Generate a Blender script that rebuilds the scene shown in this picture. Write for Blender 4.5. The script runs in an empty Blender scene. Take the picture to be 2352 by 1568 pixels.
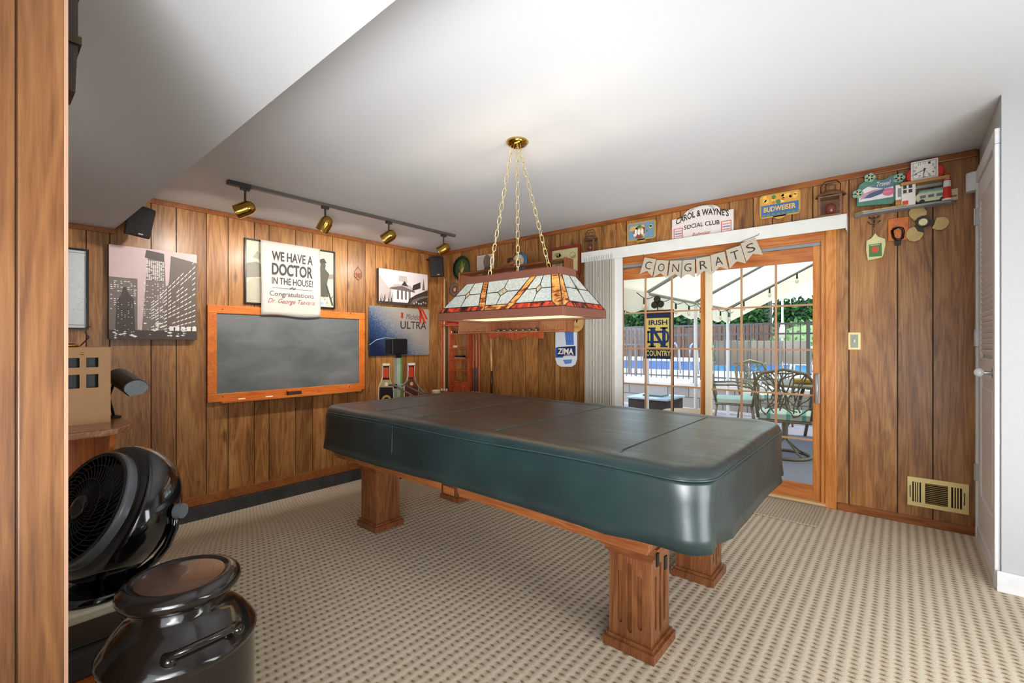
import bpy, math, random
from mathutils import Vector, Matrix
from math import sin, cos, pi, radians as R

# ------------------------------------------------------------------ camera, world, lights
S = bpy.context.scene
COL = S.collection
FPX, HY, TH = 1050.0, 787.0, math.atan(894 / 1050.0)
CAM = Vector((4.825, -4.10, 1.22))
cd = bpy.data.cameras.new('camera'); cam = bpy.data.objects.new('camera', cd); COL.objects.link(cam)
cam.location = CAM; cam.rotation_euler = (pi / 2, 0, TH)
cd.sensor_width = 36; cd.lens = 36 * FPX / 2352; cd.shift_y = 3 / 2352; cd.clip_start = 0.02; cd.clip_end = 200
S.camera = cam
S.view_settings.view_transform = 'Standard'; S.view_settings.look = 'None'
S.view_settings.exposure = 0.0; S.view_settings.gamma = 1.0; S.view_settings.use_curve_mapping = False
W = bpy.data.worlds.new('world'); S.world = W; W.use_nodes = True
wn = W.node_tree.nodes; wl = W.node_tree.links
sky = wn.new('ShaderNodeTexSky'); sky.sky_type = 'NISHITA'; sky.sun_disc = False
sky.sun_elevation = R(52); sky.sun_rotation = R(200); sky.altitude = 0; sky.air_density = 1.3; sky.dust_density = 1.0
wn['Background'].inputs['Strength'].default_value = 0.50
wl.new(sky.outputs[0], wn['Background'].inputs[0])

def light(name, kind, loc, energy, color=(1, 1, 1), target=None, **kw):
    d = bpy.data.lights.new(name, kind); d.energy = energy; d.color = color
    for k, v in kw.items(): setattr(d, k, v)
    o = bpy.data.objects.new(name, d); COL.objects.link(o); o.location = loc
    if target is not None:
        o.rotation_euler = (Vector(target) - Vector(loc)).to_track_quat('-Z', 'Y').to_euler()
    return o
light('sun', 'SUN', (8, 10, 12), 4.0, (1, .96, .9), (2.2, 3.0, 0), angle=R(1))
light('back_fill_light', 'AREA', (6.9, -6.3, 1.5), 120, (.95, .975, 1), (3.4, -1.5, 1.3), shape='RECTANGLE', size=3.0, size_y=1.6)  # added fill behind the camera; the wall there has no window
light('side_fill_light', 'AREA', (5.8, -2.5, .8), 42, (.96, .98, 1), (3.6, -.7, 2.3), shape='RECTANGLE', size=1.2, size_y=1.2)  # added fill out of view on the right, lifts the ceiling; no lamp stands there
light('ceiling_fill_area', 'AREA', (4.9, -4.7, .9), 18, (.92, .96, 1), (1.6, -.9, 2.44), shape='RECTANGLE', size=1.6, size_y=1.2)  # added soft fill behind the camera, turned up towards the ceiling
light('ceiling_fill_spot', 'SPOT', (4.9, -4.5, .9), 640, (.95, .975, 1), (2.1, -.5, 2.30), spot_size=R(74), spot_blend=1.0, shadow_soft_size=.55)  # added unseen spot that evens out the far ceiling

# ------------------------------------------------------------------ geometry from the photograph's rays onto real planes
FW = Vector((-sin(TH), cos(TH), 0)); RT = Vector((cos(TH), sin(TH), 0)); UP = Vector((0, 0, 1))
def hit(px, py, ax, val):
    d = FW + RT * ((px - 1176) / FPX) + UP * ((HY - py) / FPX)
    return CAM + d * ((val - CAM[ax]) / d[ax])
ROT1 = Matrix(((0, 0, 1), (1, 0, 0), (0, 1, 0)))      # chalkboard wall: x -> +Y, y -> +Z, z -> +X
ROT2 = Matrix(((1, 0, 0), (0, 0, -1), (0, 1, 0)))     # door wall: x -> +X, y -> +Z, z -> -Y

# ------------------------------------------------------------------ materials
def lin(h):
    h = h.lstrip('#'); c = [int(h[i:i + 2], 16) / 255 for i in (0, 2, 4)]
    return tuple((x / 12.92 if x <= .04045 else ((x + .055) / 1.055) ** 2.4) for x in c) + (1,)
MATS = {}
def mat(key, hexc, rough=.5, metal=0, noise=0.0, nscale=30, bump=0.0, coat=0, emit=None, estr=0, spec=None, trans=0):
    if key in MATS: return MATS[key]
    m = bpy.data.materials.new(key); m.use_nodes = True; MATS[key] = m
    n = m.node_tree.nodes; l = m.node_tree.links; b = n['Principled BSDF']
    c = lin(hexc)
    b.inputs['Base Color'].default_value = c
    b.inputs['Roughness'].default_value = rough; b.inputs['Metallic'].default_value = metal
    b.inputs['Coat Weight'].default_value = coat; b.inputs['Transmission Weight'].default_value = trans
    if spec is not None: b.inputs['Specular IOR Level'].default_value = spec
    if emit: b.inputs['Emission Color'].default_value = lin(emit); b.inputs['Emission Strength'].default_value = estr
    tc = n.new('ShaderNodeTexCoord'); nt = n.new('ShaderNodeTexNoise'); nt.inputs['Scale'].default_value = nscale; nt.inputs['Detail'].default_value = 5
    l.new(tc.outputs['Object'], nt.inputs['Vector'])
    a = noise or 0.04
    rp = n.new('ShaderNodeValToRGB'); rp.color_ramp.elements[0].position = .3; rp.color_ramp.elements[1].position = .7
    rp.color_ramp.elements[0].color = tuple(x * (1 - a) for x in c[:3]) + (1,)
    rp.color_ramp.elements[1].color = tuple(min(1, x * (1 + a)) for x in c[:3]) + (1,)
    l.new(nt.outputs['Fac'], rp.inputs['Fac']); l.new(rp.outputs[0], b.inputs['Base Color'])
    if bump:
        bp = n.new('ShaderNodeBump'); bp.inputs['Strength'].default_value = bump; bp.inputs['Distance'].default_value = .004
        l.new(nt.outputs['Fac'], bp.inputs['Height']); l.new(bp.outputs[0], b.inputs['Normal'])
    return m

def wood(key, dark, mid, light_, rough=.35, axis='Z', sc=1.0, uv=False, knots=False, coat=0.15, bump=.15):
    if key in MATS: return MATS[key]
    m = bpy.data.materials.new(key); m.use_nodes = True; MATS[key] = m
    n = m.node_tree.nodes; l = m.node_tree.links; b = n['Principled BSDF']
    b.inputs['Roughness'].default_value = rough; b.inputs['Coat Weight'].default_value = coat; b.inputs['Coat Roughness'].default_value = .25
    tc = n.new('ShaderNodeTexCoord'); src = tc.outputs['UV' if uv else 'Object']
    def mp(s):
        q = n.new('ShaderNodeMapping'); q.inputs['Scale'].default_value = s; l.new(src, q.inputs['Vector']); return q.outputs[0]
    def st(a, c):   # a across the grain, c along it
        if uv: return (a, c, 1)
        return {'Z': (a, a, c), 'X': (c, a, a), 'Y': (a, c, a)}[axis]
    # slow warp that bends the figure
    w = n.new('ShaderNodeTexNoise'); w.inputs['Scale'].default_value = 1; w.inputs['Detail'].default_value = 2
    l.new(mp(st(5 * sc, 1.3 * sc)), w.inputs['Vector'])
    # cathedral figure
    f = n.new('ShaderNodeTexNoise'); f.inputs['Scale'].default_value = 1; f.inputs['Detail'].default_value = 3; f.inputs['Distortion'].default_value = .7
    l.new(mp(st(7 * sc, .9 * sc)), f.inputs['Vector'])
    mu = n.new('ShaderNodeMath'); mu.operation = 'MULTIPLY'; mu.inputs[1].default_value = 46; l.new(f.outputs['Fac'], mu.inputs[0])
    sn = n.new('ShaderNodeMath'); sn.operation = 'SINE'; l.new(mu.outputs[0], sn.inputs[0])
    # fine fibre
    g = n.new('ShaderNodeTexNoise'); g.inputs['Scale'].default_value = 1; g.inputs['Detail'].default_value = 6; g.inputs['Roughness'].default_value = .7
    l.new(mp(st(110 * sc, 4 * sc)), g.inputs['Vector'])
    a1 = n.new('ShaderNodeMath'); a1.operation = 'MULTIPLY_ADD'; a1.inputs[1].default_value = .075; a1.inputs[2].default_value = 0; l.new(sn.outputs[0], a1.inputs[0])
    a2 = n.new('ShaderNodeMath'); a2.operation = 'MULTIPLY_ADD'; a2.inputs[1].default_value = .9; l.new(g.outputs['Fac'], a2.inputs[0]); l.new(a1.outputs[0], a2.inputs[2])
    a3 = n.new('ShaderNodeMath'); a3.operation = 'MULTIPLY_ADD'; a3.inputs[1].default_value = .55; l.new(w.outputs['Fac'], a3.inputs[0]); l.new(a2.outputs[0], a3.inputs[2])
    rp = n.new('ShaderNodeValToRGB'); cr = rp.color_ramp
    cr.elements[0].position = .42; cr.elements[0].color = lin(dark); cr.elements[1].position = 1.0; cr.elements[1].color = lin(light_)
    e = cr.elements.new(.68); e.color = lin(mid)
    l.new(a3.outputs[0], rp.inputs['Fac']); out = rp.outputs[0]
    if knots:
        v = n.new('ShaderNodeTexVoronoi'); v.inputs['Scale'].default_value = 1; l.new(mp(st(5.2, 1.7)), v.inputs['Vector'])
        kr = n.new('ShaderNodeValToRGB'); kr.color_ramp.elements[0].position = .05; kr.color_ramp.elements[0].color = (.75, .75, .75, 1)
        kr.color_ramp.elements[1].position = .14; kr.color_ramp.elements[1].color = (0, 0, 0, 1)
        l.new(v.outputs['Distance'], kr.inputs[0])
        mx = n.new('ShaderNodeMixRGB'); mx.inputs[2].default_value = lin(dark); l.new(kr.outputs[0], mx.inputs[0]); l.new(out, mx.inputs[1]); out = mx.outputs[0]
    if uv:
        pn = n.new('ShaderNodeTexNoise'); pn.inputs['Scale'].default_value = 1; pn.inputs['Detail'].default_value = 0; l.new(mp((.8, .12, 1)), pn.inputs['Vector'])
        pr = n.new('ShaderNodeMapRange'); pr.inputs['From Min'].default_value = .25; pr.inputs['From Max'].default_value = .75; pr.inputs['To Min'].default_value = .72; pr.inputs['To Max'].default_value = 1.25; l.new(pn.outputs['Fac'], pr.inputs['Value'])
        mv = n.new('ShaderNodeMixRGB'); mv.blend_type = 'MULTIPLY'; mv.inputs[0].default_value = 1; l.new(out, mv.inputs[1]); l.new(pr.outputs[0], mv.inputs[2]); out = mv.outputs[0]
    l.new(out, b.inputs['Base Color'])
    bp = n.new('ShaderNodeBump'); bp.inputs['Strength'].default_value = bump; bp.inputs['Distance'].default_value = .002
    l.new(a3.outputs[0], bp.inputs['Height']); l.new(bp.outputs[0], b.inputs['Normal'])
    return m

PANEL = wood('wall panelling', '#54300f', '#94602e', '#bd8a4e', rough=.42, uv=True, knots=True)
TRIM = wood('trim wood', '#5f2f10', '#8c4e1f', '#ab6830', axis='X', rough=.35)
DOORW = wood('door frame wood', '#a0561f', '#c67a35', '#dd9a55', axis='Z', rough=.3)
DOORH = wood('door rail wood', '#8f4c20', '#b86c36', '#d28c52', axis='X', rough=.3)
OAK = wood('table oak', '#43200f', '#744322', '#955e36', axis='Z', rough=.35, sc=1.4)
OAKX = wood('table oak rail', '#47200e', '#7a421f', '#9c6034', axis='X', rough=.35, sc=1.4)
ORANGE = wood('orange frame wood', '#a24a10', '#cf6c22', '#e58a3c', axis='Z', rough=.4, sc=1.6, bump=.05)
REDW = wood('red cue rack wood', '#6e2408', '#a8441a', '#c9683a', axis='Z', rough=.35, sc=1.6, bump=.05)
SHELFW = wood('pine shelf wood', '#7c4322', '#a9673f', '#c98a5e', axis='Z', rough=.45, sc=1.3)
DARKW = wood('dark carved wood', '#1c0e06', '#3a2010', '#54311a', axis='Z', rough=.4)
DESKW = wood('desk wood', '#7c360e', '#a8541e', '#c47432', axis='Z', rough=.25, sc=.8)
DESKT = wood('desk top wood', '#7a4a30', '#9c6a4a', '#b88a68', axis='X', rough=.2, sc=.8)
GROOVE = mat('dark groove', '#2a160a', .8)  # plain dark colour of the recessed joints between planks
PAINT = mat('ceiling paint', '#d4d5d6', .85, noise=.015, nscale=200, bump=.05)
WPAINT = mat('wall paint grey', '#bfc1c2', .8, noise=.02, nscale=150, bump=.05)
WHITE = mat('white gloss paint', '#e9eaec', .4)
BLACK = mat('black plastic', '#0c0c0d', .35)
BLKGLOSS = mat('black gloss', '#08080a', .12, coat=.6)
BRASS = mat('polished brass', '#c9a04a', .14, metal=1)
BRASSP = mat('satin brass', '#dcc88c', .38, metal=.55)
STEEL = mat('steel', '#b9b9ba', .28, metal=1)
DSTEEL = mat('dark steel', '#3a3632', .45, metal=.8)
CREAM = mat('cream', '#e6dcc2', .6)
GREYM = mat('grey enamel', '#8a9296', .4)
def flat(h, rough=.55): return mat('ink ' + h, h, rough)

# ------------------------------------------------------------------ mesh builder
I4 = Matrix.Identity(4)
def T(x, y, z): return Matrix.Translation((x, y, z))
class MB:
    def __init__(s): s.v = []; s.f = []; s.m = []; s.sm = []; s.ms = []; s.uv = None
    def mi(s, m):
        if m not in s.ms: s.ms.append(m)
        return s.ms.index(m)
    def add(s, vs, fs, m, smooth=False, M=I4):
        o = len(s.v); k = s.mi(m)
        s.v += [tuple(M @ Vector(p)) for p in vs]
        for f in fs: s.f.append(tuple(i + o for i in f)); s.m.append(k); s.sm.append(smooth)
        return s
    def box(s, x0, y0, z0, x1, y1, z1, m, M=I4):
        vs = [(x, y, z) for z in (z0, z1) for y in (y0, y1) for x in (x0, x1)]
        return s.add(vs, [(0, 2, 3, 1), (4, 5, 7, 6), (0, 1, 5, 4), (2, 6, 7, 3), (0, 4, 6, 2), (1, 3, 7, 5)], m, False, M)
    def cbox(s, c, d, m, M=I4): return s.box(c[0] - d[0] / 2, c[1] - d[1] / 2, c[2] - d[2] / 2, c[0] + d[0] / 2, c[1] + d[1] / 2, c[2] + d[2] / 2, m, M)
    def prism(s, pts, z0, z1, m, M=I4):
        n = len(pts); a = sum(pts[i][0] * pts[(i + 1) % n][1] - pts[(i + 1) % n][0] * pts[i][1] for i in range(n))
        if a < 0: pts = pts[::-1]
        vs = [(p[0], p[1], z0) for p in pts] + [(p[0], p[1], z1) for p in pts]
        fs = [tuple(range(n))[::-1], tuple(range(n, 2 * n))] + [(i, (i + 1) % n, n + (i + 1) % n, n + i) for i in range(n)]
        return s.add(vs, fs, m, False, M)
    def disc(s, c, r, z0, z1, m, seg=24, ry=None, M=I4):
        ry = ry or r
        return s.prism([(c[0] + r * cos(2 * pi * i / seg), c[1] + ry * sin(2 * pi * i / seg)) for i in range(seg)], z0, z1, m, M)
    def cyl(s, p0, p1, r0, r1=None, m=None, seg=16, smooth=True, caps=True):
        p0 = Vector(p0); p1 = Vector(p1); r1 = r0 if r1 is None else r1
        q = (p1 - p0).to_track_quat('Z', 'Y'); vs = []
        for p, r in ((p0, r0), (p1, r1)):
            for i in range(seg): vs.append(tuple(p + q @ Vector((r * cos(2 * pi * i / seg), r * sin(2 * pi * i / seg), 0))))
        s.add(vs, [(i, (i + 1) % seg, seg + (i + 1) % seg, seg + i) for i in range(seg)], m, smooth)
        if caps: s.add(vs, [tuple(range(seg))[::-1], tuple(range(seg, 2 * seg))], m, False)
        return s
    def lathe(s, prof, m, seg=32, M=I4, smooth=True):
        vs = []; k = len(prof)
        for i in range(seg):
            a = 2 * pi * i / seg
            for r, z in prof: vs.append((r * cos(a), r * sin(a), z))
        fs = []
        for i in range(seg):
            j = (i + 1) % seg
            for t in range(k - 1): fs.append((i * k + t, j * k + t, j * k + t + 1, i * k + t + 1))
        return s.add(vs, fs, m, smooth, M)
    def tube(s, pts, r, m, seg=8, closed=False, M=I4):
        pts = [Vector(p) for p in pts]; n = len(pts); vs = []; prev = None
        for i, p in enumerate(pts):
            a = pts[(i - 1) % n] if (closed or i > 0) else p
            b = pts[(i + 1) % n] if (closed or i < n - 1) else p
            t = (b - a).normalized() if (b - a).length > 1e-9 else Vector((0, 0, 1))
            if prev is None:
                x = t.orthogonal().normalized()
            else:
                x = prev - t * prev.dot(t)
                x = x.normalized() if x.length > 1e-6 else t.orthogonal().normalized()
            prev = x; y = t.cross(x); rr = r[i] if isinstance(r, (list, tuple)) else r
            for k in range(seg): vs.append(tuple(p + (x * cos(2 * pi * k / seg) + y * sin(2 * pi * k / seg)) * rr))
        fs = []
        for i in range(n if closed else n - 1):
            j = (i + 1) % n
            for k in range(seg): fs.append((i * seg + k, i * seg + (k + 1) % seg, j * seg + (k + 1) % seg, j * seg + k))
        if not closed: fs += [tuple(range(seg))[::-1], tuple(range((n - 1) * seg, n * seg))]
        return s.add(vs, fs, m, True, M)
    def ball(s, c, r, m, M=I4, seg=16, rings=10):
        if not isinstance(r, (tuple, list)): r = (r, r, r)
        prof = [(sin(pi * i / rings), -cos(pi * i / rings)) for i in range(rings + 1)]
        return s.lathe(prof, m, seg, M @ T(*c) @ Matrix.Diagonal((r[0], r[1], r[2], 1)))
    def text(s, txt, x0, y0, x1, y1, z, m, depth=.0015, shear=0, bold=0, warp=None, M=I4):
        cu = bpy.data.curves.new('t', 'FONT'); cu.body = txt; cu.shear = shear; cu.offset = bold; cu.resolution_u = 3
        ob = bpy.data.objects.new('t', cu); COL.objects.link(ob)
        me = ob.to_mesh(); vs = [tuple(v.co) for v in me.vertices]; fs = [tuple(p.vertices) for p in me.polygons]
        ob.to_mesh_clear(); bpy.data.objects.remove(ob); bpy.data.curves.remove(cu)
        if not vs: return s
        ax = min(v[0] for v in vs); bx = max(v[0] for v in vs); ay = min(v[1] for v in vs); by = max(v[1] for v in vs)
        out = []
        for v in vs:
            x = x0 + (v[0] - ax) / (bx - ax) * (x1 - x0); y = y0 + (v[1] - ay) / (by - ay) * (y1 - y0)
            if warp: x, y = warp(x, y)
            out.append((x, y))
        n = len(out)
        s.add([(x, y, z + depth) for x, y in out], fs, m, False, M)
        return s
    def build(s, name, parent=None, loc=None, rot=None, bevel=0, subsurf=0, label=None, smooth=False):
        me = bpy.data.meshes.new(name); me.from_pydata(s.v, [], s.f)
        for m in s.ms: me.materials.append(m)
        me.polygons.foreach_set('material_index', s.m); me.polygons.foreach_set('use_smooth', [True] * len(s.f) if smooth else s.sm)
        if s.uv:
            u = me.uv_layers.new(name='UVMap')
            for i, c in enumerate(s.uv): u.data[i].uv = c
        me.update()
        o = bpy.data.objects.new(name, me); COL.objects.link(o)
        if parent: o.parent = parent
        if rot is not None: o.rotation_euler = rot.to_euler() if hasattr(rot, 'to_euler') else rot
        if loc is not None: o.location = loc
        if bevel:
            b = o.modifiers.new('bevel', 'BEVEL'); b.width = bevel; b.segments = 2; b.limit_method = 'ANGLE'; b.angle_limit = R(40)
        if subsurf:
            b = o.modifiers.new('sub', 'SUBSURF'); b.levels = subsurf; b.render_levels = subsurf
        if label: o['label'] = label
        return o

def tag(o, label, cat, group=None, kind=None):
    o['label'] = label; o['category'] = cat
    if group: o['group'] = group
    if kind: o['kind'] = kind
    return o
def thing(name, label, cat, loc=(0, 0, 0), rot=None, group=None):
    o = bpy.data.objects.new(name, None); COL.objects.link(o); o.empty_display_size = .1
    o.location = loc
    if rot is not None: o.rotation_euler = rot.to_euler() if hasattr(rot, 'to_euler') else rot
    return tag(o, label, cat, group)
def struct(o): o['kind'] = 'structure'; return o
def dup(root, loc, rot=None, label=None, group=None):
    r = root.copy(); COL.objects.link(r); r.location = loc
    if rot is not None: r.rotation_euler = rot
    if label: r['label'] = label
    if group: r['group'] = group
    for ch in list(root.children):
        c = ch.copy(); COL.objects.link(c); c.parent = r
        for g in list(ch.children):
            d = g.copy(); COL.objects.link(d); d.parent = c
    return r
class Spot:
    """a place on the chalkboard wall (1) or the door wall (2); q() gives a point in the wall's own metres"""
    def __init__(s, wall, px, py, off=0.0):
        s.w = wall; s.off = off; s.rot = ROT1 if wall == 1 else ROT2
        s.o = hit(px, py, 0, off) if wall == 1 else hit(px, py, 1, -off)
    def q(s, px, py, n=0.0):
        if s.w == 1: h = hit(px, py, 0, s.off + n); return (h.y - s.o.y, h.z - s.o.z)
        h = hit(px, py, 1, -(s.off + n)); return (h.x - s.o.x, h.z - s.o.z)
    def P(s, pts, n=0.0): return [s.q(x, y, n) for x, y in pts]
    def thing(s, name, label, cat, group=None): return thing(name, label, cat, s.o, s.rot, group)

# ------------------------------------------------------------------ the room
rnd = random.Random(5)
def panel_wall(name, grooves, u0, u1, v0, v1, to_world, hole=None, thick=.14):
    """planks as boxes with recessed grooves; to_world(u, v, n) -> xyz"""
    mb = MB(); mb.uv = []
    cuts = sorted([g for g in grooves if u0 < g < u1] + [u0, u1] + ([hole[0], hole[1]] if hole else []))
    gw = .0035
    def bx(a, b, z0, z1, n1, m, off):
        vs = [(u, v, n) for n in (-thick, n1) for v in (z0, z1) for u in (a, b)]
        fs = [(0, 2, 3, 1), (4, 5, 7, 6), (0, 1, 5, 4), (2, 6, 7, 3), (0, 4, 6, 2), (1, 3, 7, 5)]
        mb.add([to_world(*p) for p in vs], fs, m)
        for f in fs:
            for i in f: mb.uv.append((vs[i][0] + vs[i][2] + off[0], vs[i][1] + off[1]))
    for a, b in zip(cuts[:-1], cuts[1:]):
        z0 = v0
        if hole and a >= hole[0] - 1e-6 and b <= hole[1] + 1e-6: z0 = hole[2]
        off = (rnd.uniform(0, 40), rnd.uniform(0, 40))
        bx(a + gw, b - gw, z0, v1, 0, PANEL, off)
        bx(b - gw, b + gw, z0, v1, -.004, GROOVE, off)
    o = mb.build(name); return struct(o)
g1 = [hit(x, 600, 0, 0).y for x in (198, 252, 347, 405, 474, 524, 584, 618, 679, 718, 764, 798, 839, 863, 905, 933, 962, 985)]
y = g1[0]
while y > -6.4: y -= rnd.choice((.12, .2, .28, .24)); g1.append(y)
panel_wall('wall_left', g1, -6.5, 0.0, -.40, 2.44, lambda u, v, n: (n, u, v))
g2 = [hit(x, 600, 1, 0).x for x in (1060, 1100, 1147, 1176, 1207, 1236, 1275, 1286, 1330, 1384, 1415, 1439, 1507, 1563, 1675, 1730, 1775, 1819, 1867, 1950, 2061.5, 2142.7)]
panel_wall('wall_back', g2, -.14, 5.2, -.40, 2.44, lambda u, v, n: (u, -n, v), hole=(2.52, 4.40, 2.0))
struct(MB().box(5.2, -.83, -.1, 9.2, .14, 2.6, WPAINT).build('wall_right'))
struct(MB().box(9.0, -6.5, -.1, 9.2, -.83, 2.6, WPAINT).build('wall_far_right'))
struct(MB().box(-.14, -6.7, -.4, 9.2, -6.5, 2.6, WPAINT).build('wall_front'))
struct(MB().box(-.14, -6.7, 2.44, 9.2, .14, 2.60, PAINT).build('ceiling'))
struct(MB().box(0, -6.5, 2.132, 9.0, -3.374, 2.44, PAINT).build('ceiling_soffit'))
# the short partition beside the camera
pm = MB(); pm.uv = []
PCOL = wood('partition panelling', '#4a2a12', '#754a26', '#916338', rough=.35, axis='Z', sc=1.0, knots=True)
px0, px1, py0, py1 = 3.40, 3.58, -4.25, -3.985
o = struct(MB().box(px0, py0, -.4, px1 - .006, py1, 2.13, PCOL).build('wall_partition'))
tb = MB(); tb.box(px1 - .006, py0, 0, px1, -4.052, 2.13, PCOL); tb.box(px1 - .006, -4.049, 0, px1 + .004, py1 - .002, 2.13, PCOL)
struct(tb.build('trim_partition', bevel=.002))
struct(MB().box(px1 - .012, py1 - .003, 0, px1 + .006, py1 + .003, 2.13, mat('corner bead', '#b08a70', .3)).build('trim_corner'))

# floor: carpet, dipping gently towards the chalkboard wall
def carpet_mat(key, c_light, c_dark, c_mid, pitch, pv, cell=True):
    m = bpy.data.materials.new(key); m.use_nodes = True; n = m.node_tree.nodes; l = m.node_tree.links; b = n['Principled BSDF']
    b.inputs['Roughness'].default_value = .95; b.inputs['Specular IOR Level'].default_value = .1
    tc = n.new('ShaderNodeTexCoord'); sp = n.new('ShaderNodeSeparateXYZ'); l.new(tc.outputs['Object'], sp.inputs[0])
    def M_(op, a, b_=None, c=None):
        q = n.new('ShaderNodeMath'); q.operation = op
        for i, v in enumerate((a, b_, c)):
            if v is None: continue
            if isinstance(v, (int, float)): q.inputs[i].default_value = v
            else: l.new(v, q.inputs[i])
        return q.outputs[0]
    nz = n.new('ShaderNodeTexNoise'); nz.inputs['Scale'].default_value = 260; nz.inputs['Detail'].default_value = 3; l.new(tc.outputs['Object'], nz.inputs['Vector'])
    nb = n.new('ShaderNodeTexNoise'); nb.inputs['Scale'].default_value = 45; l.new(tc.outputs['Object'], nb.inputs['Vector'])
    wob = M_('MULTIPLY_ADD', nb.outputs['Fac'], .30, -.15)
    cu = M_('COSINE', M_('MULTIPLY', M_('ADD', M_('DIVIDE', sp.outputs[0], pitch), wob), 2 * pi))
    fl_ = M_('MULTIPLY', M_('FLOOR', M_('ADD', M_('DIVIDE', sp.outputs[0], pitch), .5)), .5)
    cv = M_('COSINE', M_('MULTIPLY', M_('ADD', M_('ADD', M_('DIVIDE', sp.outputs[1], pv), wob), fl_), 2 * pi))
    band = M_('MULTIPLY_ADD', cu, .5, .5); band = M_('POWER', band, 1.1)           # 1 in the ribbed band
    dash = M_('MULTIPLY_ADD', cv, .5, .5); dash = M_('POWER', dash, 2.6)
    dk = M_('MULTIPLY', band, M_('MULTIPLY_ADD', dash, .62, .36))
    dk = M_('ADD', dk, M_('MULTIPLY_ADD', nz.outputs['Fac'], .7, -.35)); 
    rp = n.new('ShaderNodeValToRGB'); cr = rp.color_ramp; cr.elements[0].position = .05; cr.elements[0].color = lin(c_light)
    cr.elements[1].position = 1.0; cr.elements[1].color = lin(c_dark); e = cr.elements.new(.45); e.color = lin(c_mid)
    l.new(dk, rp.inputs[0]); l.new(rp.outputs[0], b.inputs['Base Color'])
    h = M_('SUBTRACT', 1.0, dk); bp = n.new('ShaderNodeBump'); bp.inputs['Strength'].default_value = .6; bp.inputs['Distance'].default_value = .006
    l.new(h, bp.inputs['Height']); l.new(bp.outputs[0], b.inputs['Normal'])
    return m
CARPET = carpet_mat('loop carpet', '#dbceb8', '#826c55', '#c2b298', .043, .030)
def fz(x):
    if x >= 1.95: return 0.0
    t = 1 - x / 1.95; return -.37 * (t * t * (3 - 2 * t))
xs = [-.02] + [i * .05 for i in range(0, 41)] + [9.0]; fb = MB(); vs = []
for x in xs:
    for yy in (-6.5, 0.0): vs.append((x, yy, fz(max(x, 0))))
fb.add(vs, [(2 * i, 2 * i + 2, 2 * i + 3, 2 * i + 1) for i in range(len(xs) - 1)], CARPET, True)
fb.box(1.95, -6.5, -.5, 9.0, 0, -.004, mat('subfloor', '#777777')); struct(fb.build('floor'))
# trims
struct(MB().box(0, -3.374, 2.398, .02, -.02, 2.44, TRIM).build('trim_crown_left', bevel=.006))
struct(MB().box(0, -3.98, 2.092, .02, -3.374, 2.132, TRIM).build('trim_soffit_left', bevel=.006))
struct(MB().box(0, -.02, 2.396, 5.19, 0, 2.44, TRIM).build('trim_crown_back', bevel=.006))
struct(MB().box(0, -3.98, -.245, .016, -.02, -.158, TRIM).build('trim_base_left', bevel=.003))
struct(MB().box(0, -3.98, -.372, .028, -.03, -.247, mat('vinyl cove base', '#3a3b3e', .45, noise=.3, nscale=9)).build('baseboard_left', bevel=.004))
bb = MB(); bb.box(4.47, -.016, 0, 5.185, 0, .055, TRIM); bb.box(0.03, -.016, -.37, 2.5, 0, .055, TRIM); struct(bb.build('baseboard_back', bevel=.003))

# ---- sliding glass door
D1 = bpy.data.objects.new('door_1', None); COL.objects.link(D1); struct(D1)
def at2(mb_): return mb_
cz = MB()
cz.box(4.395, -.022, 0, 4.465, 0, 2.06, DOORW); cz.box(2.46, -.022, 1.99, 4.394, 0, 2.06, DOORH); cz.box(2.455, -.022, 0, 2.52, 0, 1.989, DOORW)
cz.build('casing', D1, bevel=.006)
cz = MB(); cz.box(4.37, -.008, 0, 4.40, .14, 2.0, DOORW); cz.box(2.52, -.008, 0, 2.55, .14, 2.0, DOORW); cz.box(2.55, -.004, 1.975, 4.37, .14, 2.0, DOORH)
cz.build('jamb', D1, bevel=.002)
MB().box(2.55, .012, 1.952, 4.37, .10, 1.975, GREYM).build('track', D1)
sl = MB(); sl.box(2.5, -.035, .012, 4.40, .06, .03, mat('pale sill wood', '#dfb67e', .35)); sl.box(2.5, -.05, 0, 4.40, .14, .012, mat('sill aluminium', '#8c8578', .4)); sl.build('sill', D1)
def glass_mat():
    m = bpy.data.materials.new('window glass'); m.use_nodes = True; n = m.node_tree.nodes; l = m.node_tree.links; n.remove(n['Principled BSDF'])
    t = n.new('ShaderNodeBsdfTransparent'); t.inputs[0].default_value = (.97, .98, .98, 1); g = n.new('ShaderNodeBsdfGlossy'); g.inputs['Roughness'].default_value = .0
    fr = n.new('ShaderNodeFresnel'); fr.inputs[0].default_value = 1.2; mx = n.new('ShaderNodeMixShader')
    l.new(fr.outputs[0], mx.inputs[0]); l.new(t.outputs[0], mx.inputs[1]); l.new(g.outputs[0], mx.inputs[2]); l.new(mx.outputs[0], n['Material Output'].inputs[0]); return m
GLASS = glass_mat(); MUNT = mat('muntin wood', '#b98a62', .35); CREAMW = mat('weather strip', '#e2d3b4', .45)
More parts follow.
